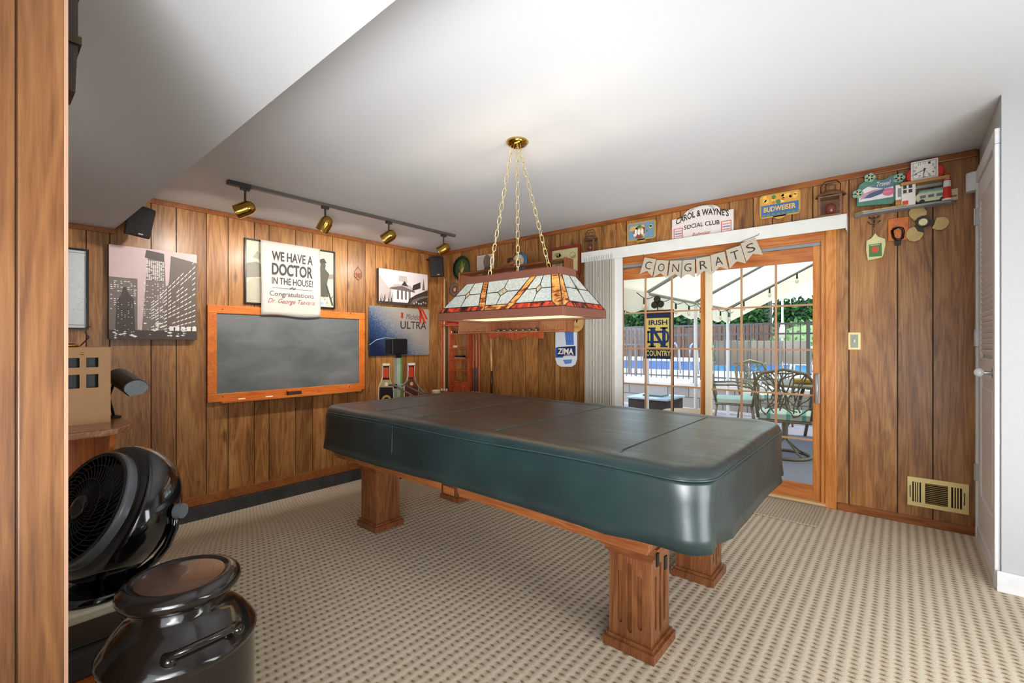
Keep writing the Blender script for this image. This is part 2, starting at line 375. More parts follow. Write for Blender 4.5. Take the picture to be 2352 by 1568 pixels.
def sash(x0, x1, n0, sl_w, sr_w, munts, lmat):
    p = MB(); y0, y1 = n0, n0 + .036
    p.box(x0, y0, .03, x0 + sl_w, y1, 1.952, lmat); p.box(x1 - sr_w, y0, .03, x1, y1, 1.952, DOORW)
    fr = p.build('stile', D1, bevel=.003)
    q = MB(); q.box(x0 + sl_w, y0 + .002, 1.842, x1 - sr_w, y1 - .002, 1.95, DOORH); q.box(x0 + sl_w, y0 + .002, .03, x1 - sr_w, y1 - .002, .14, DOORH); q.build('rail', D1, bevel=.003)
    mm = MB()
    for x in munts: mm.box(x - .008, y0 + .004, .14, x + .008, y0 + .014, 1.842, MUNT)
    for z in (.48, .82, 1.165, 1.51): mm.box(x0 + sl_w, y0 + .003, z - .007, x1 - sr_w, y0 + .013, z + .007, MUNT)
    mm.build('muntin_grid', D1)
    MB().box(x0 + sl_w - .004, y0 + .016, .137, x1 - sr_w + .004, y0 + .019, 1.845, GLASS).build('pane', D1)
sash(2.552, 3.526, .066, .05, .056, (2.955, 3.21, 2.72), DOORW)
sash(3.526, 4.370, .018, .052, .056, (3.815, 4.067), CREAMW)
hd = MB(); hx = hit(1877, 850, 1, 0).x; 
hd.tube([(hx - .004, .012, .98), (hx, -.035, .975), (hx + .004, -.045, .88), (hx, -.035, .775), (hx - .004, .012, .77)], [.009, .011, .012, .011, .009], mat('aged chrome', '#b4aca2', .4, metal=.3), 10)
hd.box(hx - .016, .010, .765, hx + .016, .018, .985, mat('aged chrome', '#9c948c')); hd.build('door_handle', D1)

# ---- louvred closet door in the right wall
ROT3 = Matrix(((0, 0, -1), (-1, 0, 0), (0, 1, 0)))
D2 = bpy.data.objects.new('door_2', None); COL.objects.link(D2); struct(D2); D2.location = (5.2, 0, 0); D2.rotation_euler = ROT3.to_euler()
c = MB(); c.box(.02, 0, 0, .075, 2.209, .022, WHITE); c.box(.75, 0, 0, .815, 2.209, .022, WHITE); c.box(.02, 2.21, 0, .815, 2.285, .022, WHITE); c.build('casing', D2, bevel=.004)
lf = MB(); lf.box(.08, .11, 0, .17, 2.20, .012, WHITE); lf.box(.66, .11, 0, .745, 2.20, .012, WHITE); lf.box(.17, 2.08, 0, .66, 2.20, .012, WHITE)
lf.box(.17, 1.02, 0, .66, 1.13, .012, WHITE); lf.box(.17, .11, 0, .66, .30, .012, WHITE); lf.box(.17, .30, 0, .66, 1.02, .003, WHITE); lf.box(.22, .36, 0, .61, .96, .009, WHITE)
lf.build('door_leaf', D2, bevel=.003)
lv = MB()
for i in range(30):
    z = 1.15 + i * .031; lv.add([(.17, z, .001), (.66, z, .001), (.66, z + .026, .011), (.17, z + .026, .011), (.17, z + .004, .0), (.66, z + .004, .0), (.66, z + .03, .009), (.17, z + .03, .009)],
        [(0, 1, 2, 3), (7, 6, 5, 4), (3, 2, 6, 7), (0, 3, 7, 4), (1, 5, 6, 2)], WHITE)
lv.build('louvres', D2)
for z in (2.0, 1.25, .42): 
    h_ = MB(); h_.box(.068, z - .05, .012, .09, z + .05, .026, STEEL); h_.cyl((.079, z - .052, .028), (.079, z + .052, .028), .006, None, STEEL, 10); h_.build('hinge', D2)
k = MB(); k.cyl((.70, 1.065, .012), (.70, 1.065, .018), .026, None, STEEL, 20); k.cyl((.70, 1.065, .018), (.70, 1.065, .05), .009, None, STEEL, 12)
k.ball((.70, 1.065, .066), (.024, .024, .020), mat('glass knob', '#eef2f4', .05, trans=.6)); k.build('door_knob', D2)
bs = MB(); bs.box(5.182, -.845, 0, 5.2, -.0, .085, WHITE); bs.box(5.182, -.848, 0, 9.0, -.83, .10, WHITE); bs.box(5.188, -.842, .085, 5.2, -.0, .095, WHITE); struct(bs.build('baseboard_right', bevel=.004))

# ---- valance and the stacked vertical blind
vo = .105
xl = hit(1335, 590, 1, -vo).x; xr = hit(1945, 500, 1, -vo).x
zt = hit(1945, 490, 1, -vo).z; zb = hit(1945, 523, 1, -vo).z
MARB = mat('valance vinyl', '#dcdcd6', .35, noise=.05, nscale=9)
vt = thing('valance', 'long pale marbled valance above the sliding glass door', 'valance', (0, 0, 0))
v = MB(); v.box(xl, -vo, zb, xr, -vo + .006, zt, MARB); v.box(xl, -vo + .006, zt - .012, xr, 0, zt - .006, MARB); v.build('fascia', vt, bevel=.002)
v = MB(); v.box(xr - .006, -vo + .006, zb - .012, xr, 0, zt - .012, MARB); v.build('end_cap', vt)
v = MB(); v.box(xl + .01, -.075, zt - .05, xr - .012, -.03, zt - .013, mat('headrail', '#d8d8d4', .4)); v.build('headrail', vt)
vb = thing('vertical_blind', 'off-white vertical blind drawn into a stack left of the glass door', 'blind', (0, 0, 0))
x0 = hit(1346, 700, 1, -.08).x; x1 = hit(1408, 700, 1, -.08).x
SL = mat('blind slat', '#d3cdbf', .55, noise=.05); SL2 = mat('blind slat edge', '#bdb6a8', .6)
for i in range(17):
    x = x0 + (x1 - x0) * i / 16; s_ = MB()
    s_.add([(x, -.105, .03), (x + .016, -.02, .03), (x + .016, -.02, zt - .055), (x, -.105, zt - .055), (x + .003, -.105, .03), (x + .019, -.02, .03), (x + .019, -.02, zt - .055), (x + .003, -.105, zt - .055)],
           [(0, 1, 2, 3), (7, 6, 5, 4), (0, 3, 7, 4), (1, 5, 6, 2), (3, 2, 6, 7), (0, 4, 5, 1)], SL if i % 2 else SL2)
    s_.build('slat', vb)
s_ = MB(); xa = hit(1411, 700, 1, -.06).x; xb = hit(1431, 700, 1, -.05).x; s_.box(xa, -.062, .03, xb, -.056, zt - .055, mat('smooth slat', '#e4e4e0', .4)); s_.build('slat', vb, label='wide smooth white end slat')

# ------------------------------------------------------------------ pool table
TX, TY = 3.085, -1.975
pt = thing('pool_table', 'oak pool table with square fluted legs under a dark vinyl cover', 'pool table', (TX, TY, 0))
def slot_panel(mb, M, w, h, slots, m, t=.009):
    """plate of width w, height h (local x centred, y from 0) with round-ended slots cut through it"""
    xs = -w / 2
    for sx, sw, a, b in slots:
        mb.box(xs, 0, 0, sx - sw / 2, h, t, m, M); xs = sx + sw / 2
        r = sw / 2
        arc = [(sx + r * cos(pi - pi * i / 8), a - r * sin(pi * i / 8)) for i in range(9)]
        mb.prism([(sx - r, 0), (sx + r, 0), (sx + r, a)] + arc[::-1][1:], 0, t, m, M)
        arc = [(sx + r * cos(pi - pi * i / 8), b + r * sin(pi * i / 8)) for i in range(9)]
        mb.prism([(sx - r, h), (sx - r, b)] + arc[1:] + [(sx + r, h)], 0, t, m, M)
    mb.box(xs, 0, 0, w / 2, h, t, m, M)
def leg(sx, sy):
    mb = MB(); w = .178; z0, z1 = .05, .375
    mb.cbox((0, 0, (z0 + z1) / 2), (w - .032, w - .032, z1 - z0), OAK)
    for ex in (-1, 1):
        for ey in (-1, 1): mb.cbox((ex * (w / 2 - .008), ey * (w / 2 - .008), (z0 + z1) / 2), (.016, .016, z1 - z0), OAK)
    sl = [(-.042, .02, .06, .25), (0, .02, .035, .29), (.042, .02, .06, .25)]
    for a in range(4):
        M = Matrix.Rotation(a * pi / 2, 4, 'Z') @ T(0, -(w / 2 - .016), z0) @ Matrix.Rotation(pi / 2, 4, 'X')
        outer = (a == 0 and sy < 0) or (a == 2 and sy > 0) or (a == 1 and sx > 0) or (a == 3 and sx < 0)
        slot_panel(mb, M, w - .032, z1 - z0, sl if outer else [], OAK, .0155)
    for z, zz, ww in ((0, .036, .217), (.036, .050, .198), (.375, .388, .186), (.388, .405, .205), (.405, .425, .232), (.425, .452, .262)):
        mb.cbox((0, 0, (z + zz) / 2), (ww, ww, zz - z), OAKX if z > .3 else OAK)
    o = mb.build('leg', pt, bevel=.003); o.location = (sx * .9225, sy * .36, 0)
for sx in (-1, 1):
    for sy in (-1, 1): leg(sx, sy)
ap = MB()
for (z0, z1, gx, gy) in ((.452, .466, 1.145, .555), (.466, .50, 1.155, .565), (.50, .515, 1.165, .575), (.515, .54, 1.175, .585)):
    ap.box(-gx, -gy, z0, gx - .10, gy, z1, OAKX)
ap.build('apron', pt, bevel=.003)
md = MB(); 
for sy in (-1, 1):
    md = MB(); md.box(-.055, sy * .553 - .022, .45, .055, sy * .553 + .022, .50, DARKW); md.box(-.04, sy * .572 - .006, .456, .04, sy * .572 + .006, .494, OAKX); md.build('medallion', pt, bevel=.002)
pass
MB().box(-1.16, -.57, .54, 1.06, .57, .70, OAKX).build('bed', pt)
MB().box(-1.19, -.60, .70, 1.19, .60, .765, OAKX).build('rail', pt, bevel=.01)
sh = MB()
for i in range(2): sh = MB(); sh.box(1.06 + i * .03, -.52, .405, 1.066 + i * .03, -.50, .452, BLACK); sh.build('bracket', pt)

# ---- vinyl cover
def vinyl():
    m = bpy.data.materials.new('dark green vinyl'); m.use_nodes = True; n = m.node_tree.nodes; l = m.node_tree.links; b = n['Principled BSDF']
    b.inputs['Roughness'].default_value = .36; b.inputs['Specular IOR Level'].default_value = .5; b.inputs['Coat Weight'].default_value = .5; b.inputs['Coat Roughness'].default_value = .33; b.inputs['Coat IOR'].default_value = 1.55
    tc = n.new('ShaderNodeTexCoord'); nz = n.new('ShaderNodeTexNoise'); nz.inputs['Scale'].default_value = 3; nz.inputs['Detail'].default_value = 6; l.new(tc.outputs['Object'], nz.inputs['Vector'])
    rp = n.new('ShaderNodeValToRGB'); rp.color_ramp.elements[0].color = lin('#101f21'); rp.color_ramp.elements[1].color = lin('#1b3131'); rp.color_ramp.elements[0].position = .35; rp.color_ramp.elements[1].position = .7
    l.new(nz.outputs['Fac'], rp.inputs[0]); l.new(rp.outputs[0], b.inputs['Base Color'])
    mp = n.new('ShaderNodeMapping'); mp.inputs['Scale'].default_value = (2.2, 14, 6); mp.inputs['Rotation'].default_value = (0, 0, -.7); l.new(tc.outputs['Object'], mp.inputs['Vector'])
    n2 = n.new('ShaderNodeTexNoise'); n2.inputs['Scale'].default_value = 1.6; n2.inputs['Detail'].default_value = 4; l.new(mp.outputs[0], n2.inputs['Vector'])
    n3 = n.new('ShaderNodeTexNoise'); n3.inputs['Scale'].default_value = 420; l.new(tc.outputs['Object'], n3.inputs['Vector'])
    r2 = n.new('ShaderNodeMapRange'); r2.inputs['To Min'].default_value = .30; r2.inputs['To Max'].default_value = .52; l.new(n2.outputs['Fac'], r2.inputs['Value']); l.new(r2.outputs[0], b.inputs['Roughness'])
    b1 = n.new('ShaderNodeBump'); b1.inputs['Strength'].default_value = .25; b1.inputs['Distance'].default_value = .012; l.new(n2.outputs['Fac'], b1.inputs['Height'])
    b2 = n.new('ShaderNodeBump'); b2.inputs['Strength'].default_value = .12; b2.inputs['Distance'].default_value = .001; l.new(n3.outputs['Fac'], b2.inputs['Height']); l.new(b1.outputs[0], b2.inputs['Normal'])
    l.new(b2.outputs[0], b.inputs['Normal']); return m
VINYL = vinyl(); MATS['dark green vinyl'] = VINYL
CX, CY, CL, CW = 3.117, -1.964, 2.487, 1.297
cv = thing('table_cover', 'dark green glossy vinyl cover draped over the pool table', 'table cover', (CX, CY, .52))
NS, NC = 40, 9
def outline(d, r=.13):
    """rounded rectangle inset by d, always the same number of points"""
    a, b = CL / 2 - d, CW / 2 - d; rr = max(r - d, .012); p = []
    for cx_, cy_, a0, ln, dx, dy in ((a - rr, b - rr, 0, NS // 2, -1, 0), (-(a - rr), b - rr, 90, NS // 4, 0, -1), (-(a - rr), -(b - rr), 180, NS // 2, 1, 0), (a - rr, -(b - rr), 270, NS // 4, 0, 1)):
        for i in range(NC): t = R(a0 + 90 * i / NC); p.append((cx_ + rr * cos(t), cy_ + rr * sin(t)))
        L_ = 2 * (a - rr) if dx else 2 * (b - rr)
        ex = cx_ + rr * cos(R(a0 + 90)); ey = cy_ + rr * sin(R(a0 + 90))
        for i in range(ln): p.append((ex + dx * L_ * i / ln, ey + dy * L_ * i / ln))
    return p
N_ = len(outline(0))
top = MB(); rings = [(.30, .803), (.16, .802), (.115, .800), (.10, .803), (.06, .806), (.03, .803), (.012, .795), (.002, .783), (0, .776)]
vs = []
for k, (d, z) in enumerate(rings):
    for i, (x, y) in enumerate(outline(d)):
        w = (0 if d > .15 else .0022 * sin(x * 9 + y * 5) * sin(y * 7 - x * 3)) + (.0014 * sin(x * 26 + y * 9) if .02 < d < .12 else 0)
        sag = -.004 * (1 if z < .79 else 0) * (1 + sin(x * 5 + 1.0))
        vs.append((x, y, z - .52 + w + sag))
fs = [tuple(range(N_))]
for k in range(len(rings) - 1):
    for i in range(N_): j = (i + 1) % N_; fs.append((k * N_ + i, (k + 1) * N_ + i, (k + 1) * N_ + j, k * N_ + j))
top.add(vs, fs, VINYL, True); top.build('top_panel', cv)
sk = MB(); vs = []; srings = [(0, .774), (-.004, .755), (-.003, .70), (-.004, .64), (-.008, .58), (-.012, .53)]
cor = [(sx * CL / 2, sy * CW / 2) for sx in (-1, 1) for sy in (-1, 1)]
for k, (d, z) in enumerate(srings):
    for i, (x, y) in enumerate(outline(d)):
        f = k / (len(srings) - 1); dn = math.hypot(x, y)
        cd_ = min(math.hypot(x - cx_, y - cy_) for cx_, cy_ in cor)
        fold = math.exp(-((cd_ - .16) / .13) ** 2) * .022 * f * sin(cd_ * 38) + .004 * f * sin(x * 8 + y * 11)
        # a fold running down from the middle seam
        if y < 0: fold += .012 * f * math.exp(-((x + .42 - .25 * f) / .05) ** 2)
        nx, ny = (x / dn, y / dn)
        zz = z + (.008 * sin(x * 3 + .7) + (.014 if x > .9 else 0) * f if k else 0) * f - (.004 * (1 + sin(x * 5 + 1.0)) if k == 0 else 0)
        vs.append((x + nx * fold, y + ny * fold, zz - .52))
fs = []
for k in range(len(srings) - 1):
    for i in range(N_): j = (i + 1) % N_; fs.append((k * N_ + i, (k + 1) * N_ + i, (k + 1) * N_ + j, k * N_ + j))
sk.add(vs, fs, VINYL, True); so = sk.build('skirt', cv); md_ = so.modifiers.new('thick', 'SOLIDIFY'); md_.thickness = .002
wp = MB(); wp.tube([(x * 1.001, y * 1.001, .776 - .52 - .004 * (1 + sin(x * 5 + 1.0))) for x, y in outline(0)], .0032, mat('vinyl piping', '#2b3d3c', .3), 6, True); wp.build('piping', cv)
sm = MB()
def zt_(x, y): return .8035 - .52
for x in (-.72, -.36, .24, .88):
    sm = MB(); sm.tube([(x, -CW / 2 + .115 + (CW - .23) * i / 12, zt_(x, -CW / 2 + .115 + (CW - .23) * i / 12) + .0006) for i in range(13)], .0018, mat('seam thread', '#3b4a49', .4), 5); sm.build('seam', cv)
sm = MB(); sm.tube([(x, y, z) for x, y, z in [(-.42 + .001, -CW / 2 - .004 - .004 * i / 6, .77 - .52 - .24 * i / 6) for i in range(7)]], .0015, mat('seam thread', '#3b4a49'), 5)
sm.build('seam', cv)

# ------------------------------------------------------------------ stained glass billiard lamp
LX, LY = 3.075, -1.991
lp = thing('billiard_lamp', 'stained glass billiard lamp hanging on three chains over the pool table', 'lamp', (LX, LY, 1.358))
FRM = mat('brown enamelled metal', '#6b4234', .42, noise=.04); 
def tglass(key, h1, h2, sc, emis=0):
    m = bpy.data.materials.new(key); m.use_nodes = True; n = m.node_tree.nodes; l = m.node_tree.links; n.remove(n['Principled BSDF'])
    tc = n.new('ShaderNodeTexCoord'); mp = n.new('ShaderNodeMapping'); mp.inputs['Scale'].default_value = sc; l.new(tc.outputs['Object'], mp.inputs[0])
    nz = n.new('ShaderNodeTexNoise'); nz.inputs['Scale'].default_value = 1; nz.inputs['Detail'].default_value = 3; nz.inputs['Distortion'].default_value = 1.2; l.new(mp.outputs[0], nz.inputs['Vector'])
    rp = n.new('ShaderNodeValToRGB'); rp.color_ramp.elements[0].color = lin(h1); rp.color_ramp.elements[1].color = lin(h2); rp.color_ramp.elements[0].position = .38; rp.color_ramp.elements[1].position = .6; l.new(nz.outputs['Fac'], rp.inputs[0])
    t = n.new('ShaderNodeBsdfTranslucent'); d = n.new('ShaderNodeBsdfPrincipled'); d.inputs['Roughness'].default_value = .12
    l.new(rp.outputs[0], t.inputs[0]); l.new(rp.outputs[0], d.inputs['Base Color'])
    mx = n.new('ShaderNodeMixShader'); mx.inputs[0].default_value = .72; l.new(t.outputs[0], mx.inputs[1]); l.new(d.outputs[0], mx.inputs[2]); l.new(mx.outputs[0], n['Material Output'].inputs[0]); return m
G_W = tglass('opal glass', '#d2d4cf', '#a9b2ae', (140, 140, 60)); G_A = tglass('amber streaky glass', '#7a2a08', '#f2b25a', (14, 14, 38))
G_R = tglass('red streaky glass', '#2c0d06', '#e2502a', (16, 16, 5)); G_B = tglass('bevelled glass', '#a79a7c', '#c9bd9c', (60, 60, 60)); LEAD = mat('lead came', '#2e2824', .4, metal=.5)
A0, B0, A1, B1 = .473, .2185, .357, .0865; Z0, Z1 = .047, .235    # half sizes at the bottom and top frame
fr = MB()
for (a, b, z, h, t) in ((A0, B0, 0, .046, .02), (A1, B1, .232, .042, .016)):
    fr.box(-a, -b, z, a, -b + t, z + h, FRM); fr.box(-a, b - t, z, a, b, z + h, FRM); fr.box(-a, -b + t, z, -a + t, b - t, z + h, FRM); fr.box(a - t, -b + t, z, a, b - t, z + h, FRM)
fr.build('frame', lp, bevel=.002)
tp = MB(); tp.box(-A1 + .016, -.006, .262, A1 - .016, .006, .270, FRM)
for x in (-.235, 0, .235): tp.box(x - .008, -B1 + .01, .27, x + .008, B1 - .01, .276, BRASS)
tp.build('top_bar', lp)
def face(c0, c1, c2, c3, kind):
    """corners: bottom left, bottom right, top right, top left (seen from outside); builds panes then came"""
    c0, c1, c2, c3 = map(Vector, (c0, c1, c2, c3))
    nrm = (c1 - c0).cross(c3 - c0).normalized()
    def P(s, t): return (c0 * (1 - s) + c1 * s) * (1 - t) + (c3 * (1 - s) + c2 * s) * t
    g = MB(); came = MB()
    def pane(pts, m):
        v = [P(*p) for p in pts]; n = len(v)
        g.add([tuple(p) for p in v] + [tuple(p - nrm * .003) for p in v], [tuple(range(n)), tuple(range(n, 2 * n))[::-1]] + [(i, n + i, n + (i + 1) % n, (i + 1) % n) for i in range(n)], m)
        came.tube([tuple(p + nrm * .0005) for p in v], .0026, LEAD, 5, True)
    b = .16
    def cell(l0, r0, l1, r1):
        """l0,r0: s at t=b; l1,r1: s at t=1 ; four quarter panes round a diamond plus a bottom strip"""
        def e(s, t):                       # s,t inside the cell
            tt = b + (1 - b) * t; return ((l0 + (l1 - l0) * t) * (1 - s) + (r0 + (r1 - r0) * t) * s, tt)
        w = min(.14, .030 / max(r0 - l0, .01)); h = .16
        L, Rr, Tp, Bt = (e(.5 - w, .5)), e(.5 + w, .5), e(.5, .5 + h), e(.5, .5 - h)
        pane([L, Bt, Rr, Tp], G_B)
        pane([e(0, 0), e(.5, 0), Bt, L, e(0, .5)], G_W); pane([e(.5, 0), e(1, 0), e(1, .5), Rr, Bt], G_W)
        pane([e(1, .5), e(1, 1), e(.5, 1), Tp, Rr], G_W); pane([e(.5, 1), e(0, 1), e(0, .5), L, Tp], G_W)
    if kind == 'long':
        q = .028
        def band(s0, s1):                 # amber band from bottom s0 to top s1
            pane([(s0 - q * .6, 0), (s0 + q * .6, 0), (s0 + q + (s1 - s0) * b, b), (s1 + q, 1), (s1 - q, 1), (s0 - q + (s1 - s0) * b, b)], G_A)
        x1, x2 = .40, .60; y1, y2 = .24, .76
        band(x1, y1); band(x2, y2)
        f = lambda a, c, t: a + (c - a) * t
        e_r = .955
        pane([(e_r, 0), (1, 0), (1, 1), (.93, 1), (.93, b)], G_A)
        cell(0, f(x1, y1, b) - q, 0, y1 - q); cell(f(x1, y1, b) + q, f(x2, y2, b) - q, y1 + q, y2 - q); cell(f(x2, y2, b) + q, .93, y2 + q, .93)
        pane([(0, 0), (x1 - q * .6, 0), (f(x1, y1, b) - q, b), (0, b)], G_R); pane([(x1 + q * .6, 0), (x2 - q * .6, 0), (f(x2, y2, b) - q, b), (f(x1, y1, b) + q, b)], G_A)
        pane([(x2 + q * .6, 0), (e_r, 0), (.93, b), (f(x2, y2, b) + q, b)], G_R)
    else:
        pane([(0, 0), (.04, 0), (.17, b), (.17, 1), (0, 1)], G_A); cell(.17, 1, .17, 1); pane([(.04, 0), (1, 0), (1, b), (.17, b)], G_R)
    o = g.build('stained_glass_panel', lp); came.build('lead_came', o)
i0, i1 = .006, .004
c = [(-A0 + i0, -B0 + i0, Z0), (A0 - i0, -B0 + i0, Z0), (A0 - i0, B0 - i0, Z0), (-A0 + i0, B0 - i0, Z0)]; d = [(-A1 + i1, -B1 + i1, Z1), (A1 - i1, -B1 + i1, Z1), (A1 - i1, B1 - i1, Z1), (-A1 + i1, B1 - i1, Z1)]
face(c[0], c[1], d[1], d[0], 'long'); face(c[1], c[2], d[2], d[1], 'end'); face(c[2], c[3], d[3], d[2], 'long'); face(c[3], c[0], d[0], d[3], 'end')
bl = MB(); LAMPON = mat('lit diffuser', '#fff0d0', .6, emit='#ffdf9e', estr=1.1)
bl.box(-A0 + .022, -B0 + .022, .012, A0 - .022, B0 - .022, .016, LAMPON); bl.build('diffuser', lp)
bm_ = MB()
for x in (-.25, 0, .25): bm_ = MB(); bm_.ball((x, 0, .11), (.03, .03, .04), mat('bulb glow', '#ffffff', .5, emit='#ffe2b0', estr=14)); bm_.build('bulb', lp)
cn = MB(); cn.lathe([(0.0, 1.082), (.064, 1.082), (.068, 1.074), (.055, 1.058), (.03, 1.046), (0, 1.044)], BRASS, 32, T(-.02, .02, 0)); cn.build('ceiling_canopy', lp)
def chain(p0, p1):
    p0, p1 = Vector(p0), Vector(p1); L_ = (p1 - p0).length; n = int(L_ / .0415); q = (p1 - p0).to_track_quat('Z', 'Y').to_matrix().to_4x4(); mb = MB()
    for i in range(n):
        c_ = p0 + (p1 - p0) * ((i + .5) / n); a = (i % 2) * pi / 2 + .5; pts = []
        for k in range(14):
            t = 2 * pi * k / 14; pts.append((.0105 * cos(t), 0, .0135 * sin(t) + (.012 if sin(t) > 0 else -.012)))
        mb.tube(pts, .0021, mat('chain brass', '#d6c48c', .3, metal=.7), 5, True, T(*c_) @ q @ Matrix.Rotation(a, 4, 'Z'))
    mb.build('chain', lp)
for a, b in (((-.045, .0, 1.05), (-.235, 0, .276)), ((-.02, .02, 1.045), (0, 0, .276)), ((.005, .0, 1.05), (.235, 0, .276))): chain(a, b)
light('pool_lamp_bulb_a', 'POINT', (LX - .22, LY, 1.47), 5.5, (1, .86, .66), shadow_soft_size=.03)
light('pool_lamp_bulb_b', 'POINT', (LX + .22, LY, 1.47), 5.5, (1, .86, .66), shadow_soft_size=.03)

# ------------------------------------------------------------------ milk can, fan and stand beside the partition
mc = thing('milk_can', 'glossy black painted milk can in the left foreground', 'milk can', (3.410, -3.755, 0))
CANM = mat('black glossy enamel', '#17120f', .16, coat=.5, noise=.3, nscale=14, bump=.15)
b_ = MB()
b_.lathe([(0, 0), (.158, 0), (.163, .01), (.165, .03), (.165, .448), (.165, .449), (.170, .454), (.171, .464), (.166, .472), (.158, .486), (.14, .510), (.118, .530), (.102, .542), (.098, .554), (.096, .578)], CANM, 48); b_.build('body', mc)
b_ = MB(); b_.lathe([(.096, .548), (.112, .556), (.128, .567), (.134, .579), (.131, .592), (.120, .602), (.108, .606), (.101, .603), (.097, .600), (.06, .602), (0, .603)], CANM, 48, T(0, 0, .018))
b_.lathe([(.0, .6036), (.05, .6030), (.096, .6008)], mat('worn brown lid top', '#5b4234', .22, noise=.3, nscale=9, coat=.5), 48, T(0, 0, .018)); b_.build('lid', mc)
for s in (0, 1):
    a = R(4) + s * pi; h_ = MB(); M = T(0, 0, .018) @ Matrix.Rotation(a, 4, 'Z')
    h_.tube([(.135, -.075, .488), (.160, -.07, .497), (.172, -.045, .503), (.176, 0, .505), (.172, .045, .503), (.160, .07, .497), (.135, .075, .488)], .0085, CANM, 10, False, M)
    h_.ball((.148, -.072, .484), (.02, .016, .016), CANM, M, 12, 8); h_.ball((.148, .072, .484), (.02, .016, .016), CANM, M, 12, 8); h_.build('handle', mc)

ws = thing('plant_stand', 'low cream topped stand under the black fan', 'stand', (2.93, -3.90, 0))
w_ = MB(); w_.box(-.20, -.20, .462, .21, .20, .49, CREAM); w_.build('top', ws, bevel=.006)
for sx in (-.17, .18):
    for sy in (-.17, .17): w_ = MB(); w_.box(sx - .018, sy - .018, 0, sx + .018, sy + .018, .462, CREAM); w_.build('leg', ws, bevel=.003)
w_ = MB(); w_.box(-.19, -.185, .27, .20, .185, .288, ORANGE); w_.box(-.19, .165, .288, .20, .18, .315, ORANGE); w_.build('shelf', ws)
gb = MB(); gb.box(-.15, -.12, 0, .16, .14, .07, mat('grey plastic', '#4a4b4c', .4)); gb.box(-.11, -.08, .07, .12, .10, .078, mat('grey plastic', '#4a4b4c'))
gb = gb.build('storage_case', loc=(2.94, -3.90, .2885), bevel=.01); tag(gb, 'dark grey plastic case on the lower shelf of the cream stand', 'case')

v_ = (FW + RT * -.90 + UP * -.38).normalized(); ax_ = (-v_ + RT * -.95 + UP * .12).normalized()
fn = thing('fan', 'round black glossy air circulator fan on the cream stand', 'fan', (3.0, -3.86, .4908))
fo = Vector((3.0, -3.895, .738)) - Vector((3.0, -3.86, .49)); qf = ax_.to_track_quat('Z', 'Y').to_matrix().to_4x4(); MF = T(*fo) @ qf
f_ = MB(); f_.lathe([(.150, .0), (.158, .004), (.164, -.004), (.162, -.03), (.168, -.034), (.186, -.036), (.196, -.05), (.200, -.08), (.196, -.115), (.182, -.15), (.15, -.185), (.09, -.205), (0, -.21)], BLKGLOSS, 56, MF); f_.build('shroud', fn)
f_ = MB(); f_.lathe([(.150, 0.0), (.164, -.002), (.1655, -.012), (.164, -.03)], mat('grey satin band', '#5c6064', .25), 56, MF); f_.build('trim_ring', fn)
f_ = MB()
for k in range(46):
    a = 2 * pi * k / 46; f_.tube([((.03 + .12 * t) * cos(a + .9 * t), (.03 + .12 * t) * sin(a + .9 * t), .012 - .012 * t * t) for t in [i / 7 for i in range(8)]], .0016, BLACK, 5, False, MF)
for r_ in (.035, .08, .12): f_.tube([(r_ * cos(2 * pi * i / 40), r_ * sin(2 * pi * i / 40), .013 - .012 * ((r_ - .03) / .12) ** 2) for i in range(40)], .0016, BLACK, 5, True, MF)
f_.ball((0, 0, .008), (.036, .036, .016), BLKGLOSS, MF); f_.build('grille', fn)
f_ = MB()
for k in range(5):
    a0 = 2 * pi * k / 5; vs = []
    for i in range(6):
        for j in range(5):
            r_ = .03 + .105 * i / 5; a = a0 + (j / 4 - .5) * .95 + .3 * i / 5; vs.append((r_ * cos(a), r_ * sin(a), -.05 + .035 * (j / 4 - .5)))
    f_.add(vs, [(i * 5 + j, (i + 1) * 5 + j, (i + 1) * 5 + j + 1, i * 5 + j + 1) for i in range(5) for j in range(4)], mat('fan blade', '#1a1a1c', .3), True, MF)
f_.cyl(tuple(MF @ Vector((0, 0, -.18))), tuple(MF @ Vector((0, 0, -.02))), .035, .03, BLACK, 20); f_.build('blades', fn)
f_ = MB(); f_.lathe([(0, 0), (.12, 0), (.125, .008), (.11, .02), (.05, .03), (.03, .05), (.028, .09), (0, .09)], BLKGLOSS, 32, T(.005, .0, 0)); f_.build('base', fn)
f_ = MB(); u_ = MF.to_3x3() @ Vector((1, 0, 0)); pts = []
side = RT.copy()
for i in range(13):
    a = pi + pi * i / 12; pts.append(tuple(fo + side * (.207 * cos(a)) + Vector((0, 0, .207 * sin(a) * 1.0)) - ax_ * .07))
f_.tube(pts, .012, BLKGLOSS, 8)
kp = fo + side * .208 - ax_ * .07; f_.cyl(tuple(kp), tuple(kp + side * .02), .022, None, mat('grey satin band', '#5c6064'), 20); f_.build('yoke', fn)

# ---- wooden wall cabinet on the column
wc = thing('wall_cabinet', 'dark carved wood cabinet edge beside the left column at the ceiling', 'cabinet', (3.47, -3.985, 1.74))
w_ = MB(); w_.prism([(-.05, .07), (.07, .07), (.07, .39), (-.05, .39)], 0, .022, DARKW, ROT2.to_4x4() @ Matrix.Diagonal((1, 1, -1, 1))); w_.build('body', wc)
w_ = MB(); w_.prism([(-.03, 0), (.05, 0), (.075, .07), (-.055, .07)], 0, .020, DARKW, ROT2.to_4x4() @ Matrix.Diagonal((1, 1, -1, 1)))
w_.build('corbel', wc)
for z in (.09, .20, .28, .34): w_ = MB(); w_.box(-.056, .0, z, .076, .027, z + .016, mat('dark gilt', '#3a2c14', .4, metal=.3)); w_.build('moulding', wc)

